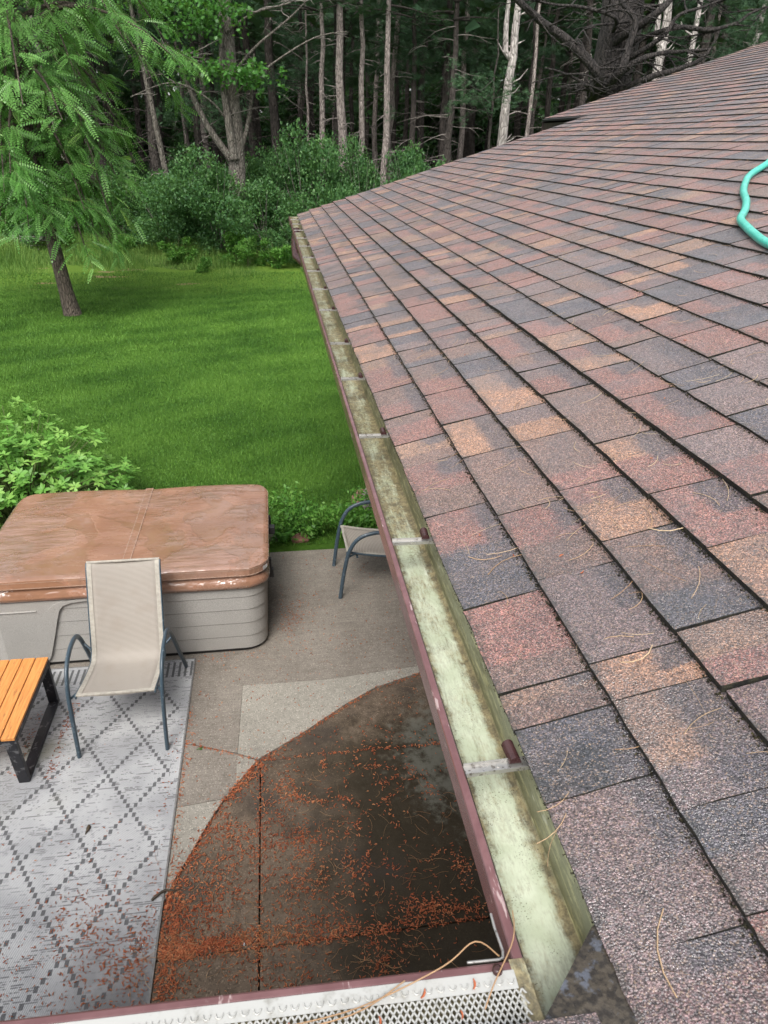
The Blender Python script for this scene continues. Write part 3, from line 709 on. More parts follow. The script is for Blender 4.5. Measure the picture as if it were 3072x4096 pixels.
    def part2(mb, n, m, par=g2, off=(1.5, -.4, -2.6), **k):
        o = mb.build(n, m, par, **k); o.location = off; return o
    xs = [.226, -.4, -1.0, -1.8, -3, -4.5]
    def sweep_x(mb, prof, xs, mi=0):
        n = len(prof); mb.add([(x, y, z) for x in xs for y, z in prof], [(i*n+j, i*n+j+1, (i+1)*n+j+1, (i+1)*n+j) for i in range(len(xs)-1) for j in range(n-1)], mi)
    mir = lambda pr: [(.6705-x, z) for x, z in pr]
    mb = MB(); sweep_x(mb, mir(outer), xs); part2(mb, 'front_lip', M['gpaint'])
    mb = MB(); sweep_x(mb, mir(inner[::-1]), [.222]+xs[1:]); part2(mb, 'trough', M['gin'])
    # corner strip mitre piece
    mb = MB(); mb.add([(.2145, .4500, zt+.0022), (.2312, .4500, zt+.0022), (.2335, .41, zt+.0002), (.242, .30, zt-.006), (.226, .30, zt+.002), (.2165, .40, zt+.0026)], [(0, 5, 4, 3, 2, 1)])
    part2(mb, 'corner_mitre', M['gin'])
    mb = MB(); mb.tube([(.199, .4385, zt+.003), (.199, .4385, zt+.0075), (.199, .4385, zt+.009)], [.0055, .0055, .003], 14); part2(mb, 'screw', M['maroon'])
    # bare bent metal strap at the corner
    mb = MB(); mb.tube([(.211, .508, zt-.006), (.2105, .49, zt-.004), (.2125, .463, zt-.003), (.2105, .4555, zt-.003), (.205, .4535, zt-.002), (.170, .4530, zt)], .0016, 6, flat=(1, 1)); part2(mb, 'strap', M['alu'])
    # ---- leaf screen
    sc = empty('gutter_screen', (-1.5, .38, 2.67)); tag(sc, 'bare metal mesh leaf screen laid on the front gutter', 'gutter screen')
    off = (1.5, -.38, -2.67)
    mb = MB(); zs = zt+.0032
    nseg = 150; ylo, yhi = .4190, .4385
    for i in range(nseg):
        x1 = .2165-i*.0125; x0 = x1-.0125
        if x0 < -2: break
        mb.add([(x0, yhi, zs), (x1, yhi, zs), (x1, ylo, zs+.0005), (x0, ylo, zs+.0005), (x0, yhi, zs-.001), (x1, yhi, zs-.001)], [(0, 3, 2, 1), (0, 1, 5, 4)])
        # stamped half-moon ridge
        c = (x0+x1)/2; arcp = [(c+.0036*math.cos(t*PI/6+PI), .4245+.0045+.0052*math.sin(t*PI/6+PI), zs+.0012) for t in range(7)]
        mb.tube(arcp, .0008, 4, cap=False)
    part2(mb, 'screen_flange', M['screen'], sc, off)
    # expanded diamond mesh, ridged strands
    mb = MB(); dx, dy = .0068, .0105; y0 = .4190
    for r in range(0, 13):
        yb = y0-r*dy/2*1.0
        for i in range(0, 330 if r < 12 else 0):
            cx = .2195-i*dx-(dx/2 if r % 2 else 0)
            if cx < -1.6: break
            a = (cx, yb, zs+.0004); 
            for sx in (-1, 1):
                b = (cx+sx*dx/2, yb-dy/2, zs+.0002); ww = .0010
                mb.add([(a[0]-ww, a[1], a[2]), (a[0]+ww, a[1], a[2]), (b[0]+ww, b[1], b[2]), (b[0]-ww, b[1], b[2]), (a[0]-ww*sx, a[1], a[2]-.0016), (b[0]-ww*sx, b[1], b[2]-.0016)],
                       [(0, 3, 2, 1), (0, 4, 5, 3)] if sx == 1 else [(0, 3, 2, 1), (1, 2, 5, 4)])
    o = part2(mb, 'expanded_mesh', M['screen'], sc, off)
build_gutters()
for o in bpy.data.objects:
    if o.parent is None and (o.name == 'gutter_screen' or o.name == 'rain_gutter.001'): o.rotation_euler = (0, 0, -.021); o.location.y += 1.7*math.sin(.021)

# ------------------------------------------------------------------ hose
def build_hose():
    pts = [(5.4, 26), (4.7, 22.3), (4.1, 18.6), (3.75, 16.4), (3.6, 15.44), (3.49, 14.35), (3.36, 13.6), (3.22, 12.95), (3.06, 12.35), (2.93, 11.75), (2.83, 11.2), (2.71, 10.85), (2.57, 10.5), (2.438, 10.23), (2.2, 10.0), (1.9, 10.1), (1.5, 10.8), (1.0, 12.5)]
    P = []
    for i in range(len(pts)-1):
        p0, p1, p2, p3 = (pts[max(i-1, 0)], pts[i], pts[i+1], pts[min(i+2, len(pts)-1)])
        for t in (0, .25, .5, .75):
            q = [.5*((2*b)+(-a+c)*t+(2*a-5*b+4*c-d)*t*t+(-a+3*b-3*c+d)*t**3) for a, b, c, d in zip(p0, p1, p2, p3)]
            P.append(RP(q[1], q[0], .023))
    mb = MB(); mb.tube(P, .0155, 14)
    tag(mb.build('garden_hose', M['hose']), 'teal green garden hose lying in a bend on the roof shingles', 'hose')
build_hose()

# ------------------------------------------------------------------ hot tub
def rrect(x0, x1, y0, y1, r, n=8):
    P = []
    for cx, cy, a0 in ((x1-r, y0+r, -PI/2), (x1-r, y1-r, 0), (x0+r, y1-r, PI/2), (x0+r, y0+r, PI)):
        for i in range(n+1):
            a = a0+PI/2*i/n; P.append((cx+r*math.cos(a), cy+r*math.sin(a)))
    return P
def loft(mb, rings, mi=0, cap_top=False, cap_bot=False, smooth=True):
    n = len(rings[0]); vs = [p for r in rings for p in r]
    mb.add(vs, [(i*n+j, i*n+(j+1) % n, (i+1)*n+(j+1) % n, (i+1)*n+j) for i in range(len(rings)-1) for j in range(n)], mi, smooth)
    if cap_top: mb.add(rings[-1], [tuple(range(n))], mi)
    if cap_bot: mb.add(rings[0], [tuple(range(n))[::-1]], mi)
def build_tub():
    X0, X1, Y0, Y1 = -2.16, -.13, 4.45, 5.87
    t = empty('hot_tub', (-1.15, 5.15, 0)); tag(t, 'grey panelled hot tub closed with a wet brown vinyl cover', 'hot tub')
    off = (1.15, -5.15, 0)
    def part(mb, n, m, par=t, o_=off, **k):
        o = mb.build(n, m, par, **k)
        if par is t: o.location = o_
        return o
    def ring(ins, z, r=.16, dy=0): return [(x, y+dy, z) for x, y in rrect(X0+ins, X1-ins, Y0+ins, Y1-ins, r)]
    mb = MB(); loft(mb, [ring(.06, 0), ring(.055, .05), ring(.045, .62)], cap_top=True); part(mb, 'cabinet', M['black'])
    # lap boards round the cabinet
    zs = [.035, .148, .268, .388, .500, .60]
    for i in range(5):
        a, b = zs[i], zs[i+1]
        mb = MB(); lean = lambda z: .042-.030*z
        loft(mb, [ring(lean(a)+.012, a+.001), ring(lean(a)-.003, a+.003)], smooth=False); loft(mb, [ring(lean(a)-.003, a+.003), ring(lean(b)+.002, b-.003)]); loft(mb, [ring(lean(b)+.002, b-.003), ring(lean(b)+.012, b-.001)], smooth=False)
        part(mb, 'cabinet_board', M['cab'])
    # plain corner panel with curved edge on the front left
    yf = lambda z: Y0+.042-.030*z
    edge = [(-1.84, .03), (-1.79, .11), (-1.73, .30), (-1.685, .45), (-1.655, .51), (-1.615, .548), (-1.56, .572), (-1.50, .582)]
    mb = MB(); n = len(edge)
    fr = [(x, yf(z)-.014, z) for x, z in edge]; bk = [(x, yf(z)+.004, z) for x, z in edge]
    fl = [(X0+.16, yf(z)-.014, z) for x, z in edge]
    mb.add(fl+fr+bk, [(i, n+i, n+i+1, i+1) for i in range(n-1)]+[(n+i, 2*n+i, 2*n+i+1, n+i+1) for i in range(n-1)], 0)
    part(mb, 'corner_panel', M['cab'])
    mb = MB()
    e2 = [(-1.76, .03), (-1.71, .10), (-1.655, .27), (-1.61, .42), (-1.585, .495), (-1.555, .535), (-1.50, .557), (-1.40, .566), (-1.25, .568)]
    e1 = [(-1.84, .03), (-1.79, .11), (-1.73, .30), (-1.685, .45), (-1.655, .51), (-1.615, .548), (-1.56, .572), (-1.44, .584), (-1.25, .588)]
    n = len(e1)
    a = [(x, yf(z)-.021, z) for x, z in e1]; b = [(x, yf(z)-.021, z) for x, z in e2]; c = [(x, yf(z)+.004, z) for x, z in e2]; d = [(x, yf(z)+.004, z) for x, z in e1]
    mb.add(d+a+b+c, [(i, n+i, n+i+1, i+1) for i in range(n-1)]+[(n+i, 2*n+i, 2*n+i+1, n+i+1) for i in range(n-1)]+[(2*n+i, 3*n+i, 3*n+i+1, 2*n+i+1) for i in range(n-1)], 0, False)
    part(mb, 'curved_trim', M['cab'])
    mb = MB(); mb.box(-2.12, -1.735, yf(.5)-.022, yf(.5)-.010, .498, .508); part(mb, 'panel_ledge', M['cab'], bevel=.003)
    # skirt of the cover: soft folded vinyl
    mb = MB(); n = len(ring(0, 0)); rings = []
    for z, ins in ((.592, .030), (.588, .018), (.592, .004), (.62, -.004), (.65, .004), (.672, .016), (.69, .020)):
        rr = ring(ins, z); rings.append([(p[0], p[1]+.006*math.sin(i*.9+z*40), p[2]+(.006*math.sin(p[0]*5)+.004*math.sin(p[0]*17) if z < .68 else 0)) for i, p in enumerate(rr)])
    # denser front edge so the folds show
    loft(mb, rings); cov = empty('cover', off[:2]+(0,), parent=t)
    def cpart(mb, nm, m, **k):
        o = mb.build(nm, m, cov, **k); return o
    cpart(mb, 'skirt', M['vinyl'])
    # two foam halves with rounded top edge and sagging, puddled centre
    def half(x0, x1, rl, rr):
        mb = MB(); nx, ny = 30, 30
        def prof(x, y):
            ex = min(x-(X0), X1-x, y-Y0, Y1-y); 
            dome = .016*(1-((x-(x0+x1)/2)/((x1-x0)/2))**2)
            e = -.010*max(0, 1-ex/.03)**2
            sag = -.012*math.exp(-((x+.60)**2/.06+(y-5.05)**2/.05)) if x > -1.1 else -.006*math.exp(-((x+1.7)**2/.06+(y-5.2)**2/.05))
            return .752+dome+e+sag
        r = .17
        def clampx(y, side):
            d = max(0, (Y0+r)-y, y-(Y1-r)); return r-math.sqrt(max(0, r*r-d*d))
        V = []
        for j in range(ny+1):
            tt = j/ny; y = Y0+(Y1-Y0)*(.5-.5*math.cos(PI*tt))
            a = x0+(clampx(y, 0) if rl else 0); b = x1-(clampx(y, 1) if rr else 0)
            for i in range(nx+1):
                x = a+(b-a)*(.5-.5*math.cos(PI*i/nx)); V.append((x, y, prof(x, y)))
        W = nx+1
        fs = [(j*W+i, j*W+i+1, (j+1)*W+i+1, (j+1)*W+i) for j in range(ny) for i in range(nx)]
        mb.add(V, fs, 0, True)
        bd = [i for i in range(W)]+[j*W+nx for j in range(1, ny+1)]+[ny*W+i for i in range(nx-1, -1, -1)]+[j*W for j in range(ny-1, 0, -1)]
        top = [V[i] for i in bd]; m = len(top)
        mb.add(top+[(x, y, .692) for x, y, z in top], [(i, m+i, m+(i+1) % m, (i+1) % m) for i in range(m)], 0, False)
        return mb
    SX = -1.13
    cpart(half(X0, SX-.004, True, False), 'cover_half', M['vinyl']); cpart(half(SX+.004, X1, False, True), 'cover_half', M['vinyl'])
    mb = MB(); mb.box(SX-.032, SX+.032, Y0-.002, Y1, .7545, .7572); cpart(mb, 'hinge_flap', M['vinyl'], bevel=.0015)
    mb = MB()
    for dx in (-.026, .026): mb.box(SX+dx-.0012, SX+dx+.0012, Y0+.01, Y1-.01, .757, .7582)
    per = [(x, y) for x, y in rrect(X0-.0015, X1+.0015, Y0-.0015, Y1+.0015, .17, 6)]
    mb.tube([(x, y, .699) for x, y in per+[per[0]]], .0013, 4, cap=False); mb.tube([(x, y, .744) for x, y in per+[per[0]]], .0010, 4, cap=False)
    cpart(mb, 'stitching', M['thread'])
    mb = MB(); mb.box(-.150, -.1495, 0, 0, 0, 0); mb = MB()
    q = [(-.172, 4.507), (-.145, 4.545)]
    mb.add([(q[0][0]+.003, q[0][1]-.005, .702), (q[1][0]+.006, q[1][1], .702), (q[1][0]+.006, q[1][1], .732), (q[0][0]+.003, q[0][1]-.005, .732)], [(0, 1, 2, 3)]); cpart(mb, 'care_label', M['taglabel'])
    for y, x in ((4.74, X1+.012), (5.42, X1+.012)):
        mb = MB(); mb.box(x-.014, x+.006, y-.018, y+.018, .50, .66); mb.box(x+.006, x+.018, y-.024, y+.024, .50, .57); mb.build('latch', M['black'], cov, bevel=.003)
    mb = MB(); mb.box(X1+.0, X1+.05, 5.18, 5.24, .62, .68); mb.build('cover_handle', M['black'], cov, bevel=.004)
build_tub()

# ------------------------------------------------------------------ sling chairs
def smooth_path(pts, n=6):
    P = []
    for i in range(len(pts)-1):
        p0, p1, p2, p3 = (pts[max(i-1, 0)], pts[i], pts[i+1], pts[min(i+2, len(pts)-1)])
        for t in [k/n for k in range(n)]:
            P.append(tuple(.5*((2*b)+(-a+c)*t+(2*a-5*b+4*c-d)*t*t+(-a+3*b-3*c+d)*t**3) for a, b, c, d in zip(p0, p1, p2, p3)))
    P.append(tuple(pts[-1])); return P
def make_chair(loc, rz, label):
    t = empty('sling_chair', loc, rz); tag(t, label, 'chair', 'sling patio chairs')
    SEAT = smooth_path([(0, -.335, .415), (0, -.325, .428), (0, -.16, .392), (0, .02, .366), (0, .085, .378), (0, .125, .43), (0, .19, .58), (0, .27, .76), (0, .335, .905), (0, .365, .945)], 5)
    hw = .232
    mb = MB(); nx = 8; rows = []
    for i, p in enumerate(SEAT):
        for j in range(nx+1):
            u = j/nx*2-1; sag = .020*(1-u*u)
            q0, q1 = SEAT[max(i-1, 0)], SEAT[min(i+1, len(SEAT)-1)]
            ty, tz = q1[1]-q0[1], q1[2]-q0[2]; l = math.hypot(ty, tz); ny_, nz_ = -tz/l, ty/l
            e = 1 if 1 < i < len(SEAT)-2 else .3
            rows.append((u*(hw-.004), p[1]-ny_*sag*e, p[2]-nz_*sag*e+.003))
    W = nx+1; mb.add(rows, [(i*W+j, i*W+j+1, (i+1)*W+j+1, (i+1)*W+j) for i in range(len(SEAT)-1) for j in range(nx)], 0, True)
    o = mb.build('sling', M['sling'], t); so = o.modifiers.new('thick', 'SOLIDIFY'); so.thickness = .003
    hm = MB()
    for s in (-1, 1):
        rr = []
        for i, p in enumerate(SEAT): rr += [(s*(hw-.030), p[1], p[2]+.0035-.002), (s*(hw-.002), p[1], p[2]+.0052)]
        hm.add(rr, [(2*i, 2*i+1, 2*i+3, 2*i+2) for i in range(len(SEAT)-1)], 0, True)
    hm.box(-hw+.004, hw-.004, -.338, -.318, .420, .4305)
    hm.build('hem', M['hem'], o)
    for s in (-1, 1):
        mb = MB(); mb.tube([(s*(hw+.001), p[1]+.003, p[2]-.006) for p in SEAT], .009, 8, flat=(.8, 1)); mb.build('side_rail', M['tube'], t)
        arm = smooth_path([(s*.265, -.40, 0), (s*.270, -.365, .26), (s*.276, -.32, .46), (s*.280, -.24, .575), (s*.282, -.10, .618), (s*.282, .03, .60), (s*.286, .13, .50), (s*.296, .27, .25), (s*.306, .41, 0)], 5)
        mb = MB(); mb.tube(arm, .0155, 10, flat=(.85, 1.1)); a = mb.build('arm_and_legs', M['tube'], t)
        mb = MB(); mb.tube([(s*hw, -.27, .405), (s*.276, -.335, .40)], .008, 8); mb.tube([(s*hw, .12, .42), (s*.288, .15, .47)], .008, 8)
        mb.build('bracket', M['tube'], a)
    mb = MB(); mb.tube([(-hw, -.25, .372), (hw, -.25, .372)], .010, 8); mb.build('cross_bar', M['tube'], t)
    mb = MB(); mb.tube([(-hw, .13, .335), (hw, .13, .335)], .010, 8); mb.build('cross_bar', M['tube'], t)
    mb = MB(); mb.tube([(-hw, .367, .945), (hw, .367, .945)], .009, 8); mb.build('top_bar', M['hem'], t)
    return t
def copy_deep(o, parent=None):
    c = o.copy(); COL.objects.link(c); c.parent = parent
    for ch in list(o.children): copy_deep(ch, c)
    return c
chair = make_chair((-1.068, 3.95, .008), 0, 'pale beige sling chair with blue grey arms standing on the rug')
bpy.context.view_layer.update()
c2 = copy_deep(chair); c2.location = (.83, 5.395, 0); c2.rotation_euler = (0, 0, -PI/2+.02)
c2['label'] = 'shaded taupe sling chair half hidden behind the gutter'

# ------------------------------------------------------------------ table, rug
def build_table():
    t = empty('coffee_table', (-1.93, 3.72, .008)); tag(t, 'low orange slatted wood table on black metal loops beside the chair', 'table')
    X1, XL, Y0, Y1, H = .355, -.355, -.385, .35, .395
    w = .0745
    for i in range(9):
        a = X1-.001-i*(w+.0055)-w; mb = MB()
        mb.box(a, a+w, Y0+random.uniform(-.002, .002), Y1+random.uniform(-.002, .002), H-.020, H+random.uniform(-.0008, .0008)); mb.build('slat', M['slat'], t, bevel=.003)
    fr = MB(); fr.box(XL, X1, Y0+.004, Y0+.034, H-.058, H-.022); fr.box(XL, X1, Y1-.034, Y1-.004, H-.058, H-.022)
    fr.box(X1-.03, X1, Y0+.034, Y1-.034, H-.058, H-.022); fr.box(XL, XL+.03, Y0+.034, Y1-.034, H-.058, H-.022); fr.build('top_frame', M['tframe'], t, bevel=.002)
    for x in (X1-.004, XL+.066):
        l = MB()
        def leg(ya, yb): 
            l.add([(x-.062, ya-.0, 0), (x, ya, 0), (x, ya+.034, 0), (x-.062, ya+.034, 0), (x-.062, yb, H-.024), (x, yb, H-.024), (x, yb+.034, H-.024), (x-.062, yb+.034, H-.024)], [(0, 3, 2, 1), (4, 5, 6, 7), (0, 1, 5, 4), (1, 2, 6, 5), (2, 3, 7, 6), (3, 0, 4, 7)])
        leg(Y0+.045, Y0+.004-.001); leg(Y1-.008, Y1-.038+.001)
        l.box(x-.0618, x-.0002, Y0+.080, Y1-.009, 0.0005, .022); l.build('leg_loop', M['tframe'], t, bevel=.002)
build_table()
def build_rug():
    t = empty('outdoor_rug', (-1.9, 2.9, 0)); tag(t, 'pale grey woven rug with dark diamond lattice on the patio', 'rug')
    mb = MB(); nx, ny = 24, 36; x0, x1, y0, y1 = -3.1, -.712, 1.2, 4.44; V = []
    for j in range(ny+1):
        for i in range(nx+1):
            x = x0+(x1-x0)*i/nx; y = y0+(y1-y0)*j/ny
            V.append((x+1.9, y-2.9, .0075+.0012*math.sin(x*7+y*3)*math.sin(y*5)))
    W = nx+1; mb.add(V, [(j*W+i, j*W+i+1, (j+1)*W+i+1, (j+1)*W+i) for j in range(ny) for i in range(nx)], 0, True)
    mb.build('woven_field', M['rug'], t)
    b = MB()
    for (ax, bx, ay, by) in ((x1, x1+.011, y0, y1+.011), (x0-.011, x0, y0, y1), (x0, x1, y1, y1+.011), (x0, x1, y0-.011, y0)): b.box(ax+1.9, bx+1.9, ay-2.9, by-2.9, 0, .0092)
    b.build('binding', M['binding'], t, bevel=.002)
build_rug()
# ------------------------------------------------------------------ litter
CAT_V, CAT_F = [], []
for i in range(4):
    a = -.7+1.4*i/3; r = [.10, .16, .17, .07][i]
    for j in range(3):
        b = 2*PI*j/3; CAT_V.append((math.sin(a)*.75+.0, (1-math.cos(a))*.75+r*math.cos(b), r*math.sin(b)+.12))
for i in range(3):
    for j in range(3): CAT_F.append((i*3+j, i*3+(j+1) % 3, (i+1)*3+(j+1) % 3, (i+1)*3+j))
NED_V, NED_F = [], []
for i in range(5):
    u = i/4*2-1
    for j in range(3):
        b = 2*PI*j/3; NED_V.append((u*.5, .12*(1-u*u)+.010*math.cos(b), .010*math.sin(b)))
for i in range(4):
    for j in range(3): NED_F.append((i*3+j, i*3+(j+1) % 3, (i+1)*3+(j+1) % 3, (i+1)*3+j))
def rotz(a, tilt=None):
    n = len(a); c, s = np.cos(a), np.sin(a); R = np.zeros((n, 3, 3)); R[:, 0, 0] = c; R[:, 0, 1] = -s; R[:, 1, 0] = s; R[:, 1, 1] = c; R[:, 2, 2] = 1
    if tilt is not None:
        T = np.zeros((n, 3, 3)); ct, st = np.cos(tilt), np.sin(tilt); T[:, 0, 0] = ct; T[:, 0, 2] = st; T[:, 1, 1] = 1; T[:, 2, 0] = -st; T[:, 2, 2] = ct; R = R@T
    return R
def litter():
    P = []
    def add(n, fx, fy): P.append(np.stack([fx(n), fy(n)], 1))
    U = RNG.uniform; NO = RNG.normal
    # heavy drift beside the rug and round the slab joints
    def blob(n, cx, cy, sx, sy): add(n, lambda m: cx+NO(size=m)*sx, lambda m: cy+NO(size=m)*sy)
    blob(800, -.63, 2.36, .05, .11); blob(300, -.47, 2.42, .05, .14); blob(420, -.60, 2.235, .09, .025); blob(420, -.42, 2.245, .10, .02); blob(160, -.45, 2.62, .07, .1)
    blob(220, -.74, 2.13, .06, .06)
    blob(380, -.66, 2.08, .06, .08); blob(250, -.25, 2.25, .12, .05); blob(250, .03, 2.26, .14, .05); blob(160, .25, 2.22, .2, .02)
    blob(300, -.02, 2.5, .12, .14); blob(200, .62, 2.30, .1, .04); blob(120, .78, 2.26, .1, .02); blob(90, .85, 2.5, .03, .07)
    blob(220, -.1, 2.02, .14, .08); blob(150, .35, 2.02, .07, .09); blob(70, .3, 2.5, .18, .12); blob(70, .3, 2.8, .2, .15)
    blob(150, -.1, 3.0, .06, .14); blob(160, .02, 2.78, .1, .05); blob(120, -.15, 2.75, .12, .03); blob(130, -.3, 2.86, .1, .03); blob(90, -.05, 3.15, .05, .08)
    for _ in range(55):
        cx, cy = U(-.6, .85), U(2.0, 3.35); a = U(0, PI); m = random.randint(6, 34); L = U(.04, .14); t = NO(size=m); P.append(np.stack([cx+np.cos(a)*t*L+NO(size=m)*.014, cy+np.sin(a)*t*L+NO(size=m)*.014], 1))
    # thin lines along the joints
    add(190, lambda m: -.222+NO(size=m)*.014, lambda m: U(1.9, 3.38, m)); add(330, lambda m: U(-.75, .95, m), lambda m: 2.20+NO(size=m)*.010)
    add(160, lambda m: U(-.2, 1.0, m), lambda m: 3.39+NO(size=m)*.008)
    A = np.array([(1.3, 4.20), (.92, 4.08), (.58, 3.965), (.36, 3.825), (.18, 3.685), (-.0, 3.55), (-.235, 3.385), (-.33, 3.26), (-.43, 3.11), (-.56, 2.83), (-.66, 2.61), (-.70, 2.44)])
    t = RNG.uniform(0, len(A)-1.001, 620); i = t.astype(int); q = A[i]+(A[i+1]-A[i])*(t-i)[:, None]+NO(size=(620, 2))*.011-[0, .006]; P.append(q)
    t = RNG.uniform(5.5, len(A)-1.001, 500); i = t.astype(int); q = A[i]+(A[i+1]-A[i])*(t-i)[:, None]+NO(size=(500, 2))*.03+[.03, -.01]; P.append(q)
    J = np.array([(-.71, 3.60), (-.24, 3.395)]); t = U(0, 1, 110); P.append(J[0]+(J[1]-J[0])*t[:, None]+NO(size=(110, 2))*.006)
    add(260, lambda m: U(-.7, 1.0, m), lambda m: U(2.0, 3.6, m)); add(320, lambda m: U(-.7, .9, m), lambda m: U(3.4, 4.6, m)); add(260, lambda m: U(-.1, 1.2, m), lambda m: U(4.4, 5.9, m))
    add(260, lambda m: -.698+abs(NO(size=m))*.02, lambda m: U(2.2, 3.9, m)); blob(150, .05, 5.0, .1, .14); blob(80, .0, 4.8, .05, .08); add(40, lambda m: U(-.8, -.2, m), lambda m: U(4.4, 4.5, m))
    Q = np.concatenate(P); Q = Q[(Q[:, 0] > -.695) & (Q[:, 1] > 1.9)]
    n = len(Q); oldz = np.full(n, -.004); pos = np.column_stack([Q, oldz+RNG.uniform(0, .006, n)])
    V, F, T = scatter(CAT_V, CAT_F, pos, rotz(RNG.uniform(0, 2*PI, n), RNG.normal(size=n)*.25), RNG.uniform(.009, .019, n), RNG.random(n))
    o = np_obj('catkin_litter', V, F, M['catkin'], None, T); tag(o, 'orange brown pine catkins scattered and drifted over the concrete patio', 'catkins', kind='stuff')
    # on the rug
    P.clear()
    n = 5200; x = U(-3.0, -.73, n); y = 4.3-2.9*U(0, 1, n)**.55; dens = np.clip((3.15-y)/1.0, .025, 1); keep = RNG.random(n) < dens*.8; P.append(np.stack([x[keep], y[keep]], 1))
    blob(240, -.80, 2.2, .06, .1); blob(200, -.95, 2.25, .1, .12); blob(120, -1.1, 2.45, .1, .1); add(60, lambda m: U(-.8, -.73, m), lambda m: U(2.2, 3.9, m))
    add(130, lambda m: -1.50+abs(NO(size=m))*.035, lambda m: U(3.38, 4.05, m)); add(60, lambda m: -1.66-abs(NO(size=m))*.03, lambda m: U(3.4, 4.0, m))
    Q = np.concatenate(P); Q = Q[(Q[:, 0] < -.72) & (Q[:, 1] < 4.4)]; n = len(Q)
    pos = np.column_stack([Q, .010+RNG.uniform(0, .003, n)])
    V, F, T = scatter(CAT_V, CAT_F, pos, rotz(U(0, 2*PI, n), NO(size=n)*.2), U(.009, .017, n), RNG.random(n)*.75)
    tag(np_obj('catkin_litter', V, F, M['catkin'], None, T), 'reddish catkins strewn over the near half of the woven rug', 'catkins', kind='stuff')
    # needles on the patio
    P.clear(); blob(120, -.5, 2.35, .14, .14); blob(60, -.5, 2.23, .16, .04); blob(60, -.1, 2.22, .2, .05); blob(90, .2, 2.4, .4, .25); blob(110, .2, 2.8, .4, .3); blob(40, .3, 2.05, .2, .05)
    add(90, lambda m: U(-.6, 1, m), lambda m: U(2, 3.3, m)); add(30, lambda m: U(-.3, 1, m), lambda m: U(3.4, 5.5, m)); blob(40, -.78, 2.15, .08, .08)
    Q = np.concatenate(P); Q = Q[(Q[:, 0] > -.9) & (Q[:, 1] > 1.9)]; n = len(Q); z = np.where(Q[:, 0] < -.71, .015, .004)
    pos = np.column_stack([Q, z]); sc = np.column_stack([U(.05, .10, n), U(.02, .10, n)*np.where(RNG.random(n) < .5, -1, 1), U(.05, .09, n)])
    sc[:, 2] = .055; V, F, T = scatter(NED_V, NED_F, pos, rotz(U(0, 2*PI, n), NO(size=n)*.03), sc, RNG.random(n))
    tag(np_obj('needle_litter', V, F, M['needle'], None, T), 'fallen rusty pine needles lying over the damp dark concrete', 'pine needles', kind='stuff')
litter()
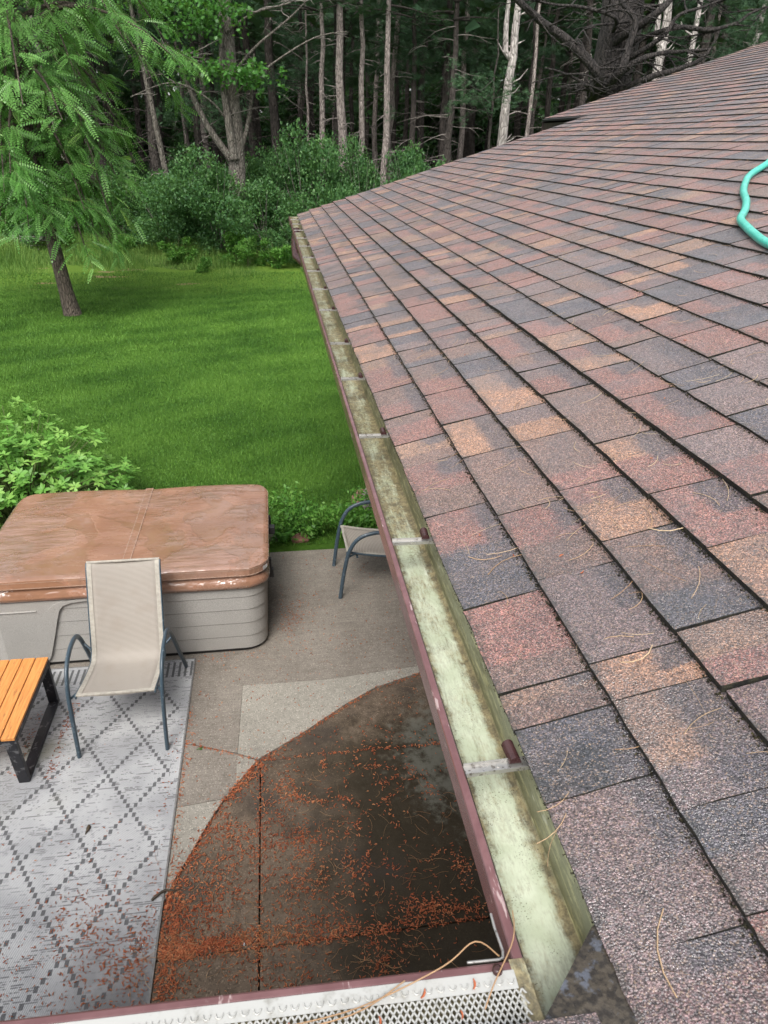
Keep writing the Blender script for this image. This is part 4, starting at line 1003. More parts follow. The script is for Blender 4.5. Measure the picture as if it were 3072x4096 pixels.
def roof_needles():
    # rust and straw coloured needles lying on the shingles
    B = np.array([[0, CF, -SF], [1, 0, 0], [0, SF, CF]])      # local x->along eave, y->upslope, z->normal
    B = np.array([[0, CF, -SF], [1, 0, 0], [0, SF, CF]], float)
    def put(name, k, y, ang, L, curve, mat, label, cat, th=.075):
        n = len(k); pos = np.array([RP(a, b, .0105) for a, b in zip(k, y)])
        R = np.einsum('ij,njk->nik', B, rotz(ang, RNG.normal(size=n)*.02)); sc = np.column_stack([L, curve, np.full(n, th)])
        V, F, T = scatter(NED_V, NED_F, pos, R, sc, RNG.random(n)); tag(np_obj(name, V, F, M[mat], None, T), label, cat, kind='stuff')
    U = RNG.uniform
    n = 1100; k = U(0, 24, n); y = .5+7.8*U(0, 1, n)**1.3; keep = (k*.136+.3 < y*.9+.5)
    k, y = k[keep], y[keep]; 
    ck, cy = [], []
    for c in range(26):
        a, b = U(0, 12), U(1.2, 7); m = random.randint(4, 12); ck += list(a+RNG.normal(size=m)*.35); cy += list(b+RNG.normal(size=m)*.05)
    k = np.clip(np.concatenate([k, ck]), .05, 50); y = np.concatenate([y, cy]); n = len(k)
    put('roof_needle_litter', k, y, U(0, 2*PI, n), U(.03, .085, n), U(.01, .09, n)*np.where(RNG.random(n) < .5, -1, 1), 'paleneedle', 'straw coloured pine needles scattered over the roof shingles', 'pine needles', .04)
    # individually placed needles near the camera: (k, y, angle, length, curve)
    hero = [(-.05, .585, -.5, .055, .05), (-.08, .563, -.95, .06, -.04), (.32, .68, -.9, .035, .02), (.2, .70, -.7, .012, 0), (.9, 1.20, .1, .09, .08), (.75, 1.15, -.3, .085, -.12), (.55, 1.2, .5, .07, .1),
            (1.35, .86, .15, .07, -.1), (1.5, .82, -.2, .06, .12), (1.1, .47, 1.4, .06, -.1), (2.4, .98, 1.2, .09, .02), (2.9, 1.10, .4, .08, .15), (1.9, .98, -.6, .09, .05), (2.2, 1.3, .2, .08, -.1), (.4, .41, 1.9, .09, .1), (.3, .395, .5, .05, 0)]
    a = np.array(hero); put('roof_needle', a[:, 0], a[:, 1], a[:, 2]+PI/2, a[:, 3], a[:, 4], 'paleneedle', 'long curved pine needles lying on the nearest shingles and gutter edge', 'pine needles', .055)
    # catkins on roof
    hk = np.array([(.9, 1.17), (.62, 1.28), (1.02, 1.13), (1.45, 1.12), (3.1, 1.75), (3.9, 1.55), (4.6, 1.6), (.05, 1.6), (1.55, 1.05), (5.2, 2.2), (7, 2.6), (6.1, 1.9), (2.4, 2.4), (3.5, 1.35), (1.6, 2.6), (.7, 3.1), (9.2, 3.0)])
    n = len(hk); pos = np.array([RP(a, b, .010) for a, b in hk]); R = np.einsum('ij,njk->nik', B, rotz(U(0, 2*PI, n)))
    V, F, T = scatter(CAT_V, CAT_F, pos, R, U(.006, .010, n), RNG.random(n)*.3+.5)
    tag(np_obj('roof_catkins', V, F, M['catkin'], None, T), 'small orange catkins lying singly on the roof shingles', 'catkins', kind='stuff')
    # catkins and needles on the gutter screen
    zs = 2.670
    for i, (x, y, s, r) in enumerate([(.172, .427, .010, 1.4), (.118, .424, .010, .9), (.152, .40, .008, 1.6), (.07, .405, .009, 1.5), (-.02, .41, .010, 1.2), (-.10, .415, .009, .8), (.03, .395, .009, .4), (.125, .385, .008, .1)]):
        V, F, T = scatter(CAT_V, CAT_F, np.array([[x, y, zs+.002]]), rotz(np.array([r]), np.array([-.5])), np.array([s]), np.array([.5]))
        o = np_obj('catkin', V, F, M['catkin'], None, T)
        tag(o, 'bright orange catkin on the gutter screen, '+['nearest the gutter corner', 'second from the corner along the rim', 'below the rim left of the corner catkin', 'in the middle of the mesh', 'on the rim left of the middle', 'leftmost of all', 'low on the mesh right of the middle', 'lowest near the corner'][i], 'catkin', 'catkins on the gutter screen')
    for i, (p, lab) in enumerate([([(.235, .50, 2.672), (.222, .46, 2.685), (.19, .42, 2.682), (.175, .40, 2.675)], 'straw coloured needle bridging the gutter corner above the screw'),
                                  ([(.205, .452, 2.672), (.178, .457, 2.695), (.14, .444, 2.68), (.05, .42, 2.673), (-.03, .412, 2.672)], 'long tan needle arching along the gutter screen edge'),
                                  ([(.10, .44, 2.672), (.04, .41, 2.680), (-.06, .405, 2.674)], 'curved tan needle lying flat on the screen mesh')]):
        mb = MB(); mb.tube(smooth_path(p, 5), .0008, 5); tag(mb.build('pine_needle', M['paleneedle']), lab, 'pine needle')
    mb = MB(); mb.tube(smooth_path([(-.76, 2.505, .014), (-.73, 2.53, .018), (-.70, 2.55, .016), (-.66, 2.55, .010), (-.62, 2.555, .004)], 4), [.008]*9+[.006]*4+[.003]*4, 6, flat=(1, .5))
    tag(mb.build('curled_leaf', M['leaflit']), 'dark curled dead leaf on the rug edge by the joint', 'leaf')
    mb = MB(); mb.tube(smooth_path([(-1.17, 3.02, .012), (-1.165, 2.99, .018), (-1.175, 2.955, .012)], 4), [.003, .006, .009, .011, .011, .009, .006, .004, .003], 6, flat=(1, .4))
    tag(mb.build('curled_leaf', M['leaflit']), 'small brown leaf curled in the middle of the rug', 'leaf')
    mb = MB()
    TV = []
    V, F, T = scatter([(0, 0, 0), (.35, .5, .1), (0, 1, 0), (-.35, .5, .1)], [(0, 1, 2, 3)], np.array([[-.60+RNG.normal()*.008, 3.53+RNG.normal()*.008, .002] for _ in range(26)]), frames(rdir(26, .8), rdir(26)), RNG.uniform(.008, .016, 26), RNG.random(26))
    tag(np_obj('weed_sprig', V, F, M['weed'], None, T), 'tiny green weed growing in the joint beside the rug', 'weed')
    for i, (x, y, z) in enumerate([(-.68, 1.98, .5), (-.70, 1.93, .5), (-.66, 1.95, .5), (-.74, 2.03, .4), (-.6, 1.9, .55), (-.72, 2.12, .4), (-.25, 1.9, .5)]):
        mb = MB(); mb.tube([(x, y, z+.012), (x, y, z+.008), (x, y, z), (x, y, z-.006), (x, y, z-.009)], [.0004, .0022, .0040, .0034, .0006], 8)
        tag(mb.build('water_drop', M['drop']), 'water drip falling from the gutter over the rug corner', 'water drop', 'water drips falling from the gutter')
roof_needles()

# ------------------------------------------------------------------ grass
def grass():
    n = 260000; U = RNG.uniform
    y = 6.15+(22.5-6.15)*U(0, 1, n)**1.35; x = U(-1, 1, n)*0
    x = U(0, 1, n)*(y*.20+1.6+y*.42+.8)-(y*.42+.8)
    keep = (x < 2.2) | (y > 8.8); x, y = x[keep], y[keep]; n = len(x)
    L = U(.016, .034, n)*(1+y*.045); w = .0022*(1+y*.09)
    a = U(0, 2*PI, n); lean = U(.1, .9, n)
    bx, by = np.cos(a)*w, np.sin(a)*w; dx, dy = -np.sin(a)*L*lean, np.cos(a)*L*lean
    z = np.full(n, -.052)
    V = np.stack([np.stack([x-bx, y-by, z], 1), np.stack([x+bx, y+by, z], 1), np.stack([x+dx, y+dy, z+L*np.sqrt(1-lean**2*.8)], 1)], 1).reshape(-1, 3)
    F = np.arange(3*n).reshape(-1, 3)
    tag(np_obj('grass', V, F, M['blade'], None, np.repeat(RNG.random(n), 3)), 'short mown grass blades covering the lawn', 'grass', kind='stuff')
    # taller pale grass at the far edge of the lawn
    n = 90000; x = U(-14, 6, n); y = 22.2+U(0, 1, n)**1.3*7.5+.6*np.sin(x*.9); g = RNG.random(n)
    L = U(.12, .38, n)*(1+.6*np.sin(x*2.1+y)); L = np.clip(L*np.clip((y-22.2)/2.2, .35, 1.5), .06, .7); a = U(0, 2*PI, n); lean = U(.05, .6, n); w = U(.008, .018, n)
    bx, by = np.cos(a)*w, np.sin(a)*w; dx, dy = -np.sin(a)*L*lean, np.cos(a)*L*lean; z = np.full(n, -.12)
    V = np.stack([np.stack([x-bx, y-by, z], 1), np.stack([x+bx, y+by, z], 1), np.stack([x+dx, y+dy, z+L], 1)], 1).reshape(-1, 3)
    tag(np_obj('tall_grass', V, np.arange(3*n).reshape(-1, 3), M['meadow'], None, np.repeat(g, 3)), 'unmown yellow green grass where the lawn meets the trees', 'grass', kind='stuff')
grass()

# ------------------------------------------------------------------ foliage makers
LEAF = ([(0, 0, 0), (.30, .38, .06), (0, 1, 0), (-.30, .38, .06)], [(0, 1, 2, 3)])
def clump_points(n, blobs, shell=.55):
    """points inside ellipsoids; biased towards the surface"""
    w = np.array([b[3]*b[4]*b[5] for b in blobs])**.66; w /= w.sum()
    idx = RNG.choice(len(blobs), n, p=w); B = np.array(blobs)[idx]
    d = rdir(n); r = RNG.random(n)**(1/3)*(1-shell)+shell*RNG.uniform(.75, 1.06, n)
    return B[:, :3]+d*B[:, 3:6]*r[:, None], d
def bush_mesh(n, h, rad, leaf, nb=16, mat='bush', seed=0):
    rs = np.random.default_rng(seed); blobs = []
    for i in range(nb):
        a = rs.uniform(0, 2*PI); rr = rad*rs.uniform(0, .8); z = h*rs.uniform(.12, .86)*(1-.35*rr/rad)
        s = rs.uniform(.22, .42)*min(rad, h)*.8; blobs.append((rr*math.cos(a), rr*math.sin(a), z, s, s, s*.75))
    P, d = clump_points(n, blobs, .5); P[:, 2] = np.maximum(P[:, 2], .03)
    # twig sprays: leaves gather along short shoots
    m = n//7; cen = P[:m]; off = rdir(n, .2)*RNG.uniform(0, .16, n)[:, None]*rad/1.5
    P = cen[RNG.integers(0, m, n)]+off; P[:, 2] = np.maximum(P[:, 2], .02)
    R = frames(unit(d*.5+rdir(n, .1)), rdir(n, 1.4)); V, F, T = scatter(*LEAF, P, R, RNG.uniform(.7, 1.3, n)*leaf, RNG.random(n))
    return np_mesh('foliage', V, F, M[mat], T)
def stems_mesh(h, rad, n, seed=0, r0=.02, mat='twig', name='stems'):
    rs = random.Random(seed); mb = MB()
    for i in range(n):
        a = rs.uniform(0, 2*PI); q = rad*rs.uniform(.2, .85); p = [(0, 0, 0)]
        for t in (.3, .6, 1): p.append((math.cos(a)*q*t**1.2+rs.uniform(-.05, .05)*h*.5, math.sin(a)*q*t**1.2+rs.uniform(-.05, .05)*h*.5, h*t*rs.uniform(.8, .95)))
        mb.tube([(rs.uniform(-.08, .08)*rad, rs.uniform(-.08, .08)*rad, 0)]+p[1:], [r0, r0*.7, r0*.45, r0*.15], 5, cap=False)
    return mb.mesh(name, M[mat])
def part_of(name, me, parent, loc=(0, 0, 0), rot=None, sc=None, kind=None):
    o = bpy.data.objects.new(name, me); link(o, parent); o.location = loc
    if rot is not None: o.rotation_euler = rot
    if sc is not None: o.scale = (sc,)*3 if not hasattr(sc, '__len__') else sc
    if kind: o['kind'] = kind
    return o
# --- bushes at the wood edge
def bushes():
    protos = [(bush_mesh(15000, 3.0, 1.9, .085, 22, 'bush', i), stems_mesh(2.6, 1.3, 14, i)) for i in range(3)]
    spec = [  # x, y, height, width scale, label
        (-1.55, 25.2, 3.6, 1.10, 'large dark green bush at the lawn edge in front of the forked oak'),
        (-.15, 25.8, 3.0, .85, 'rounded dark bush right of the large lawn edge bush'),
        (1.25, 26.4, 4.6, .95, 'tall blue green bush beneath the left pale pine trunks'),
        (3.3, 26.8, 4.0, .8, 'bush standing between the two tall pale pine trunks'),
        (4.9, 27.2, 4.3, .85, 'leafy bush right of the tallest pale trunks behind the roof edge'),
        (-3.3, 27.0, 2.6, .95, 'low spreading bush left of the large lawn edge bush'),
        (-5.2, 28.2, 3.0, 1.1, 'dim bush behind the feathery tree'),
        (-7.6, 28.5, 3.2, 1.2, 'dark bush at far left behind the feathery tree'),
        (-10.5, 29, 3.4, 1.2, 'dark bush beyond the wood pile at the left'),
        (.9, 24.6, 1.7, .75, 'low bright bush beside the gutter end'),
        (2.6, 24.8, 1.6, .8, 'low bush mostly hidden behind the gutter end'),
        (-.4, 29.5, 3.8, 1.0, 'bush in the shade behind the forked oak'), (-3.4, 31.5, 3.6, 1.2, 'shaded bush deep behind the lawn edge left of the oak'), (7.8, 29, 3.2, 1, 'bush hidden low behind the roof slope'),
        (2.2, 31, 4.4, 1.1, 'shaded bush deep between the pine trunks')]
    for i, (x, y, h, w, lab) in enumerate(spec):
        t = empty('bush', (x, y, -.13), i*1.7); tag(t, lab, 'bush', 'bushes along the wood edge'); f, s = protos[i % 3]
        part_of('foliage', f, t, sc=(w, w, h/3.0)); part_of('stems', s, t, sc=(w, w, h/3.0))
    # fresh light green saplings and weeds in front
    pr = [(bush_mesh(2600, .9, .55, .055, 9, 'weed', 40+i), stems_mesh(.8, .4, 7, 40+i, .008, 'stem')) for i in range(2)]
    for i, (x, y, s, lab) in enumerate([(-1.9, 22.6, .75, 'small dark mounded shrub standing alone at the mowing edge'), (-.7, 23.4, 1.2, 'light green seedling clump right of the lone mound'), (.15, 23.2, 1.3, 'leafy light green clump near the gutter end'), (.9, 23.0, 1.1, 'light green weeds against the far gutter end'),
                                        (-2.9, 24.3, 1.2, 'pale weed clump under the large bush'), (-1.0, 24.2, 1.4, 'pale sapling below the rounded dark bush'), (-4.6, 25.6, 1.2, 'tall weed clump in the unmown grass'), (-6.6, 26.3, 1.3, 'weed clump right of the feathery tree trunk'), (-9.3, 26.8, 1.2, 'weed clump near the wood pile')]):
        t = empty('weed_clump', (x, y, -.12), i*2.1); tag(t, lab, 'weeds', 'light green clumps at the lawn edge')
        part_of('foliage', pr[i % 2][0], t, sc=s); part_of('stems', pr[i % 2][1], t, sc=s)
bushes()
# --- border weeds by the patio, rocks
def border():
    U = RNG.uniform
    n = 7000; x = U(-.35, 1.7, n); y = 6.05+np.abs(RNG.normal(size=n))*.17; z = U(-.03, .22, n)*np.clip(1-(y-6.05)/.8, .2, 1)
    cx = RNG.integers(0, 60, n); C = np.stack([U(-.3, 1.6, 60), 6.1+np.abs(RNG.normal(size=60))*.2, U(.02, .30, 60)], 1)
    P = C[cx]+RNG.normal(size=(n, 3))*[.05, .05, .035]; P[:, 2] = np.maximum(P[:, 2], -.05)
    V, F, T = scatter(*LEAF, P, frames(rdir(n), rdir(n, 1.5)), U(.02, .055, n), RNG.random(n))
    tag(np_obj('border_weeds', V, F, M['weed'], None, T), 'ragged green weeds and ferns along the far patio edge', 'weeds', kind='stuff')
    # fern right of the tub
    root = empty('fern', (-.02, 6.16, 0)); tag(root, 'small light green fern beside the hot tub corner', 'fern')
    for i in range(14):
        a = i*2.4; L = .20+.06*random.random(); mb = MB(); N = 10
        for j in range(1, N+1):
            t = j/N; r = L*t; zz = .16*math.sin(t*2.2)+.01; w = .045*(1-t)+.006
            for s in (-1, 1):
                b = Vector((math.cos(a)*r, math.sin(a)*r, zz)); sd = Vector((-math.sin(a)*s, math.cos(a)*s, -.2)); fw = Vector((math.cos(a), math.sin(a), 0))
                mb.add([b, b+sd*w*.5+fw*.012, b+sd*w, b+sd*w*.5-fw*.006], [(0, 1, 2, 3)])
        o = mb.build('frond', M['weed'], root)
    def rock(name, loc, s, m, seed, lab):
        rs = random.Random(seed); mb = MB(); N, K = 10, 7; V = []
        for i in range(K+1):
            th = PI*i/K
            for j in range(N):
                ph = 2*PI*j/N; r = 1+.22*math.sin(3*ph+seed)*math.sin(th)+rs.uniform(-.1, .1)
                V.append((s[0]*r*math.sin(th)*math.cos(ph), s[1]*r*math.sin(th)*math.sin(ph), s[2]*r*math.cos(th)))
        mb.add(V, [(i*N+j, (i+1)*N+j, (i+1)*N+(j+1) % N, i*N+(j+1) % N) for i in range(K) for j in range(N)], 0, False)
        tag(mb.build(name, m, loc=loc), lab, 'rock')
    rock('rock', (.98, 6.75, .05), (.17, .26, .20), M['rock'], 1, 'large grey boulder behind the shaded chair')
    rock('rock', (.86, 7.05, -.01), (.14, .1, .09), M['redrock'], 2, 'reddish stone on top end of the boulder row')
    rock('rock', (.14, 6.22, -.01), (.085, .05, .05), M['redrock'], 3, 'small pink stone among the patio edge weeds')
    rock('rock', (-.12, 6.28, -.02), (.08, .06, .05), M['rock'], 4, 'dark small stone beside the hot tub corner')
    # timber post of the covered porch
    mb = MB(); mb.box(1.04, 1.16, 6.35, 6.47, 0, 2.56); tag(mb.build('porch_post', M['siding'], bevel=.004), 'brown timber post holding up the eave behind the shaded chair', 'post')
    # wood pile at left far
    t = empty('wood_pile', (-8.6, 27.6, -.1)); tag(t, 'weathered pile of boards and sticks at the far left lawn edge', 'wood pile')
    for i in range(14):
        mb = MB(); L = random.uniform(.9, 1.9); a = random.uniform(-.5, .5); mb.box(-L/2, L/2, -.05, .05, 0, .03, 0, a, (random.uniform(-.6, .6), random.uniform(-.4, .4), i*.032)); mb.build('board', M['bark_snag'], t)
    for x, y, s_ in ((-2.95, 8.9, .09), (-1.95, 9.2, .05), (.9, 10.4, .05)):
        pass
border()

# --- near shrub with whorled leaves
def near_shrub():
    root = empty('shrub', (-2.65, 7.15, -.06)); tag(root, 'light green shrub with whorled leaves behind the hot tub', 'shrub')
    TV = [(0, 0, 0), (.16, .28, .03), (.22, .58, .03), (0, 1, -.04), (-.22, .58, .03), (-.16, .28, .03), (0, .5, -.01)]
    TF = [(0, 1, 6), (1, 2, 6), (2, 3, 6), (3, 4, 6), (4, 5, 6), (5, 0, 6)]
    blobs = [(.55, -.2, .55, .60, .55, .42), (.1, -.3, .85, .62, .55, .40), (-.5, -.1, 1.0, .65, .6, .45), (-.9, .2, 1.0, .7, .6, .42), (.35, .2, .8, .55, .5, .38), (-.2, .4, 1.08, .55, .5, .36), (-1.2, -.4, .8, .6, .5, .5), (-.35, -.75, .7, .5, .35, .40), (.75, .1, .38, .42, .45, .30), (-1.0, -.8, .5, .5, .4, .4)]
    nw = 1150; C, d = clump_points(nw, blobs, .75); C[:, 2] *= .74; up = C[:, 2] > .12; C, d = C[up], d[up]; nw = len(C)
    axis = unit(d*.7+np.array([0, 0, 1.0])+RNG.normal(size=(nw, 3))*.25)
    pos, D, Up, tint = [], [], [], []
    for i in range(nw):
        m = random.randint(5, 8); ax = Vector(axis[i]); e1 = ax.orthogonal().normalized(); e2 = ax.cross(e1); a0 = random.random()*6; fresh = max(0, axis[i][2])*.35+random.random()*.45+.1*(C[i, 2] > .9)
        for j in range(m):
            a = a0+2*PI*j/m; q = e1*math.cos(a)+e2*math.sin(a); pos.append(C[i]-axis[i]*random.uniform(0, .02)); D.append(np.array(q*1.0+ax*random.uniform(-.15, .65))); Up.append(axis[i]); tint.append(min(1, fresh+random.uniform(-.1, .1)))
    pos, D, Up, tint = map(np.array, (pos, D, Up, tint)); n = len(pos); R = frames(D, Up); sc = RNG.uniform(.055, .092, n)
    camd = np.linalg.norm(pos+np.array([-2.65, 7.15, -.06])-np.array([-1.0, 0, 3.45]), axis=1)-pos[:, 2]*.5
    order = np.argsort(camd); big = order[:280]; rest = order[280:]
    mes = [np_mesh('leaf', TV, TF, M['shrub'], np.full(len(TV), t)) for t in (.25, .45, .6, .75, .9)]
    for i in big:
        o = bpy.data.objects.new('leaf', mes[int(min(4, tint[i]*5))]); link(o, root)
        o.matrix_local = Matrix.LocRotScale(Vector(pos[i]), Matrix(R[i].tolist()).to_quaternion(), Vector((sc[i],)*3))
    V, F, T = scatter(TV, TF, pos[rest], R[rest], sc[rest], tint[rest]); np_obj('foliage', V, F, M['shrub'], root, T)['kind'] = 'stuff'
    mb = MB()
    for i in range(0, nw, 4):
        c = C[i]; b = Vector((c[0]*.25, c[1]*.25, .0)); mb.tube([b, Vector(c)*.6+Vector((0, 0, .03)), Vector(c)], [.010, .006, .0025], 5, cap=False)
    mb.build('stems', M['stem'], root)
near_shrub()

# --- locust tree
def locust():
    root = empty('locust_tree', (-4.35, 16.9, -.06)); tag(root, 'tree with drooping feathery compound leaves on the left of the lawn', 'tree')
    tr = [(0, 0, 0), (-.06, 0, .5), (-.14, 0, 1.4), (-.20, 0, 2.3), (-.25, 0, 3.4), (-.2, 0, 4.5), (-.12, -.05, 5.5), (0, -.1, 6.6), (.1, 0, 8.0), (.1, .1, 9.5)]
    mb = MB(); mb.tube([(0, 0, -.05)]+[(x, y, z) for x, y, z in tr[1:]], [.20, .150, .135, .125, .115, .10, .09, .07, .045, .02], 14, cap=False); mb.build('trunk', M['bark_locust'], root)
    # branches arch out and droop
    pos, D, Up, tint = [], [], [], []
    rs = random.Random(5)
    def env(z):   # crown half width by height
        pts = [(0.6, .9), (1.2, 1.3), (2.0, 1.5), (3.0, 2.2), (3.8, 2.9), (4.8, 3.5), (6.5, 3.6), (8, 2.8), (10, .8)]
        for (a, b), (c, d) in zip(pts[:-1], pts[1:]):
            if a <= z <= c: return b+(d-b)*(z-a)/(c-a)
        return .4
    bm = MB(); tw = MB()
    for bi in range(112):
        z0 = 2.0+7.2*(bi/112)**.95; az = bi*2.39996+rs.uniform(-.3, .3)
        tip_z = z0-rs.uniform(.2, 2.0)*(1.25 if z0 < 5 else .8); tip_z = max(1.95, tip_z) if abs(((az+PI) % (2*PI))-PI) > .9 else max(1.35, tip_z); R_ = env(tip_z)*rs.uniform(.60, 1.02)
        p0 = Vector((-.2, 0, z0)); ca, sa = math.cos(az), math.sin(az)
        P = [p0, p0+Vector((ca*R_*.35, sa*R_*.35, .42)), p0+Vector((ca*R_*.7, sa*R_*.7, .30+(tip_z-z0)*.25)), Vector((-.2+ca*R_, sa*R_, tip_z))]
        P = [Vector(q) for q in smooth_path([tuple(q) for q in P], 6)]
        bm.tube(P, [max(.006, .050*(1-i/len(P))**1.2+.006) for i in range(len(P))], 6, cap=False)
        L = len(P)
        nsh = 15 if z0 < 7.6 else 6
        for k in range(nsh):
            t = rs.uniform(.25, 1.0); i = min(L-2, int(t*(L-1))); b = P[i].lerp(P[i+1], t*(L-1)-i)
            out = Vector((ca, sa, 0)); side = Vector((-sa, ca, 0))*rs.choice((-1, 1))
            sd = (out*rs.uniform(.2, 1)+side*rs.uniform(.0, 1)+Vector((0, 0, rs.uniform(-.4, .3)))).normalized(); sl = rs.uniform(.25, .65)
            e = b+sd*sl+Vector((0, 0, -.30*sl)); mid = b+sd*sl*.5+Vector((0, 0, .02))
            tw.tube([b, mid, e], [.006, .004, .002], 3, cap=False)
            for q in range(4):
                u = (q+.5)/4; pp = b.lerp(mid, u*2) if u < .5 else mid.lerp(e, u*2-1)
                s2 = 1 if q % 2 else -1; dd = (sd+sd.cross(Vector((0, 0, 1)))*s2*rs.uniform(.4, 1.0)+Vector((0, 0, -rs.uniform(.15, .9)))).normalized()
                pos.append(pp); D.append(dd); Up.append((rs.uniform(-.9, .9)+out.x*.8, rs.uniform(-.7, .7)+out.y*.8, .6)); tint.append(.25+.45*rs.random()+(.35 if rs.random() < .06 else 0))
    bm.build('branches', M['bark_locust'], root); tw.build('twigs', M['stem'], root)
    pos = np.array([tuple(p) for p in pos]); D = np.array([tuple(p) for p in D]); Up = np.array(Up); tint = np.array(tint); n = len(pos)
    # compound leaf template: rachis with 9 pairs of leaflets
    TV, TF = [], []
    for i in range(10):
        y = .10+.09*i; dr = -.30*y*y; 
        for s in (-1, 1):
            if i == 9 and s == 1: break
            l = .150*(1-.25*abs(i-4)/5); w = .034; b = len(TV)
            if i == 9: a = (0, 1); s0 = 0
            ax, ay = (s*.93, .36) if i < 9 else (0, 1)
            px, py = -ay, ax
            TV += [(0, y, dr), (ax*l*.5+px*w, y+ay*l*.5+py*w, dr-.01), (ax*l, y+ay*l, dr-.045), (ax*l*.5-px*w, y+ay*l*.5-py*w, dr-.01)]; TF.append((b, b+1, b+2, b+3))
    b = len(TV); TV += [(-.004, 0, 0), (.004, 0, 0), (.003, .5, -.07), (-.003, .5, -.07), (.002, .95, -.27), (-.002, .95, -.27)]; TF += [(b, b+1, b+2, b+3), (b+3, b+2, b+4, b+5)]
    R = frames(D, Up); sc = RNG.uniform(.32, .50, n)
    wp = pos+np.array([-4.35, 16.9, -.06]); camd = np.linalg.norm(wp-np.array([0, 0, 3.45]), axis=1)
    infr = (wp[:, 0] > -.335*wp[:, 1]) & (wp[:, 2] < 3.45+.15*wp[:, 1]); key = camd+np.where(infr, 0, 50); order = np.argsort(key); big, rest = order[:285], order[285:]
    mes = [np_mesh('leaf', TV, TF, M['locust'], np.full(len(TV), t)) for t in (.2, .4, .55, .7, .95)]
    for i in big:
        o = bpy.data.objects.new('leaf', mes[int(min(4, tint[i]*5))]); link(o, root)
        o.matrix_local = Matrix.LocRotScale(Vector(pos[i]), Matrix(R[i].tolist()).to_quaternion(), Vector((sc[i],)*3))
    V, F, T = scatter(TV, TF, pos[rest], R[rest], sc[rest], tint[rest]); np_obj('crown', V, F, M['locust'], root, T)['kind'] = 'stuff'
locust()

# ------------------------------------------------------------------ the wood
def trunk_mb(h, r, lean=(0, 0), seed=0, n=10, top=.25, wob=.05):
    rs = random.Random(seed); P, Rr = [], []
    for i in range(13):
        t = i/12; P.append((lean[0]*t+rs.uniform(-wob, wob)*(t > 0), lean[1]*t+rs.uniform(-wob, wob)*(t > 0), h*t)); Rr.append(r*(1+.35*max(0, .06-t)/.06)*(1-(1-top)*t))
    mb = MB(); mb.tube(P, Rr, n); return mb, P
def dead_branch(mb, base, az, L, r, rs, droop=.1, up=.1, twigs=5, depth=0):
    d = Vector((math.cos(az), math.sin(az), up)); P = [Vector(base)]
    for i in range(5):
        d = (d+Vector((rs.uniform(-.25, .25), rs.uniform(-.25, .25), rs.uniform(-.2, .15)-droop*.3))).normalized(); P.append(P[-1]+d*L/5)
    mb.tube(P, [r*(1-i/5.5)+.002 for i in range(6)], 5, cap=False)
    if depth < 1:
        for k in range(twigs): i = rs.randint(1, 4); dead_branch(mb, P[i], az+rs.choice((-1, 1))*rs.uniform(.4, 1.1), L*rs.uniform(.25, .5), r*.45, rs, droop, rs.uniform(-.3, .3), 0, 1)
NT_V = []; NT_F = []
for i in range(26):   # a tuft of needles
    th = random.uniform(0, 2*PI); el = random.uniform(-.5, 1.3); d = Vector((math.cos(th)*math.cos(el), math.sin(th)*math.cos(el)*.8+.7, math.sin(el)*.7)).normalized(); s = d.orthogonal().normalized()*.035
    b = len(NT_V); NT_V += [tuple(s*-.5), tuple(s*.5), tuple(d)]; NT_F.append((b, b+1, b+2))
def pine_boughs(nb, z0, z1, rad, tufts, seed, droop=.15, sc=.15):
    rs = random.Random(seed); mb = MB(); P, D = [], []
    for b in range(nb):
        az = rs.uniform(0, 2*PI); z = z0+(z1-z0)*b/nb+rs.uniform(-.3, .3); L = rad*rs.uniform(.5, 1.1)*(1-.55*max(0, (z-z0)/(z1-z0+.01))**1.5)
        p = Vector((0, 0, z)); pts = [p]; d = Vector((math.cos(az), math.sin(az), rs.uniform(-.05, .3)))
        for i in range(5): d = (d+Vector((rs.uniform(-.15, .15), rs.uniform(-.15, .15), -droop*.4))).normalized(); pts.append(pts[-1]+d*L/5)
        mb.tube(pts, [.035*(1-i/6)+.004 for i in range(6)], 4, cap=False)
        for k in range(tufts):
            t = rs.uniform(.35, 1.0)*5; i = min(4, int(t)); q = pts[i].lerp(pts[i+1], t-i); s = Vector((-d.y, d.x, 0))*rs.uniform(-1, 1)*L*.28*(1.1-t/6); q = q+s+Vector((0, 0, rs.uniform(-.08, .12)))
            P.append(tuple(q)); D.append(tuple(d+s.normalized()*.8*(s.length > 0)+Vector((0, 0, rs.uniform(-.1, .4)))))
    P, D = np.array(P), np.array(D); n = len(P)
    V, F, T = scatter(NT_V, NT_F, P, frames(D, np.tile([0, 0, 1.], (n, 1))+RNG.normal(size=(n, 3))*.2), RNG.uniform(.8, 1.3, n)*sc, RNG.random(n))
    return np_mesh('crown', V, F, M['pine'], T), mb.mesh('boughs', M['bark_dark'])
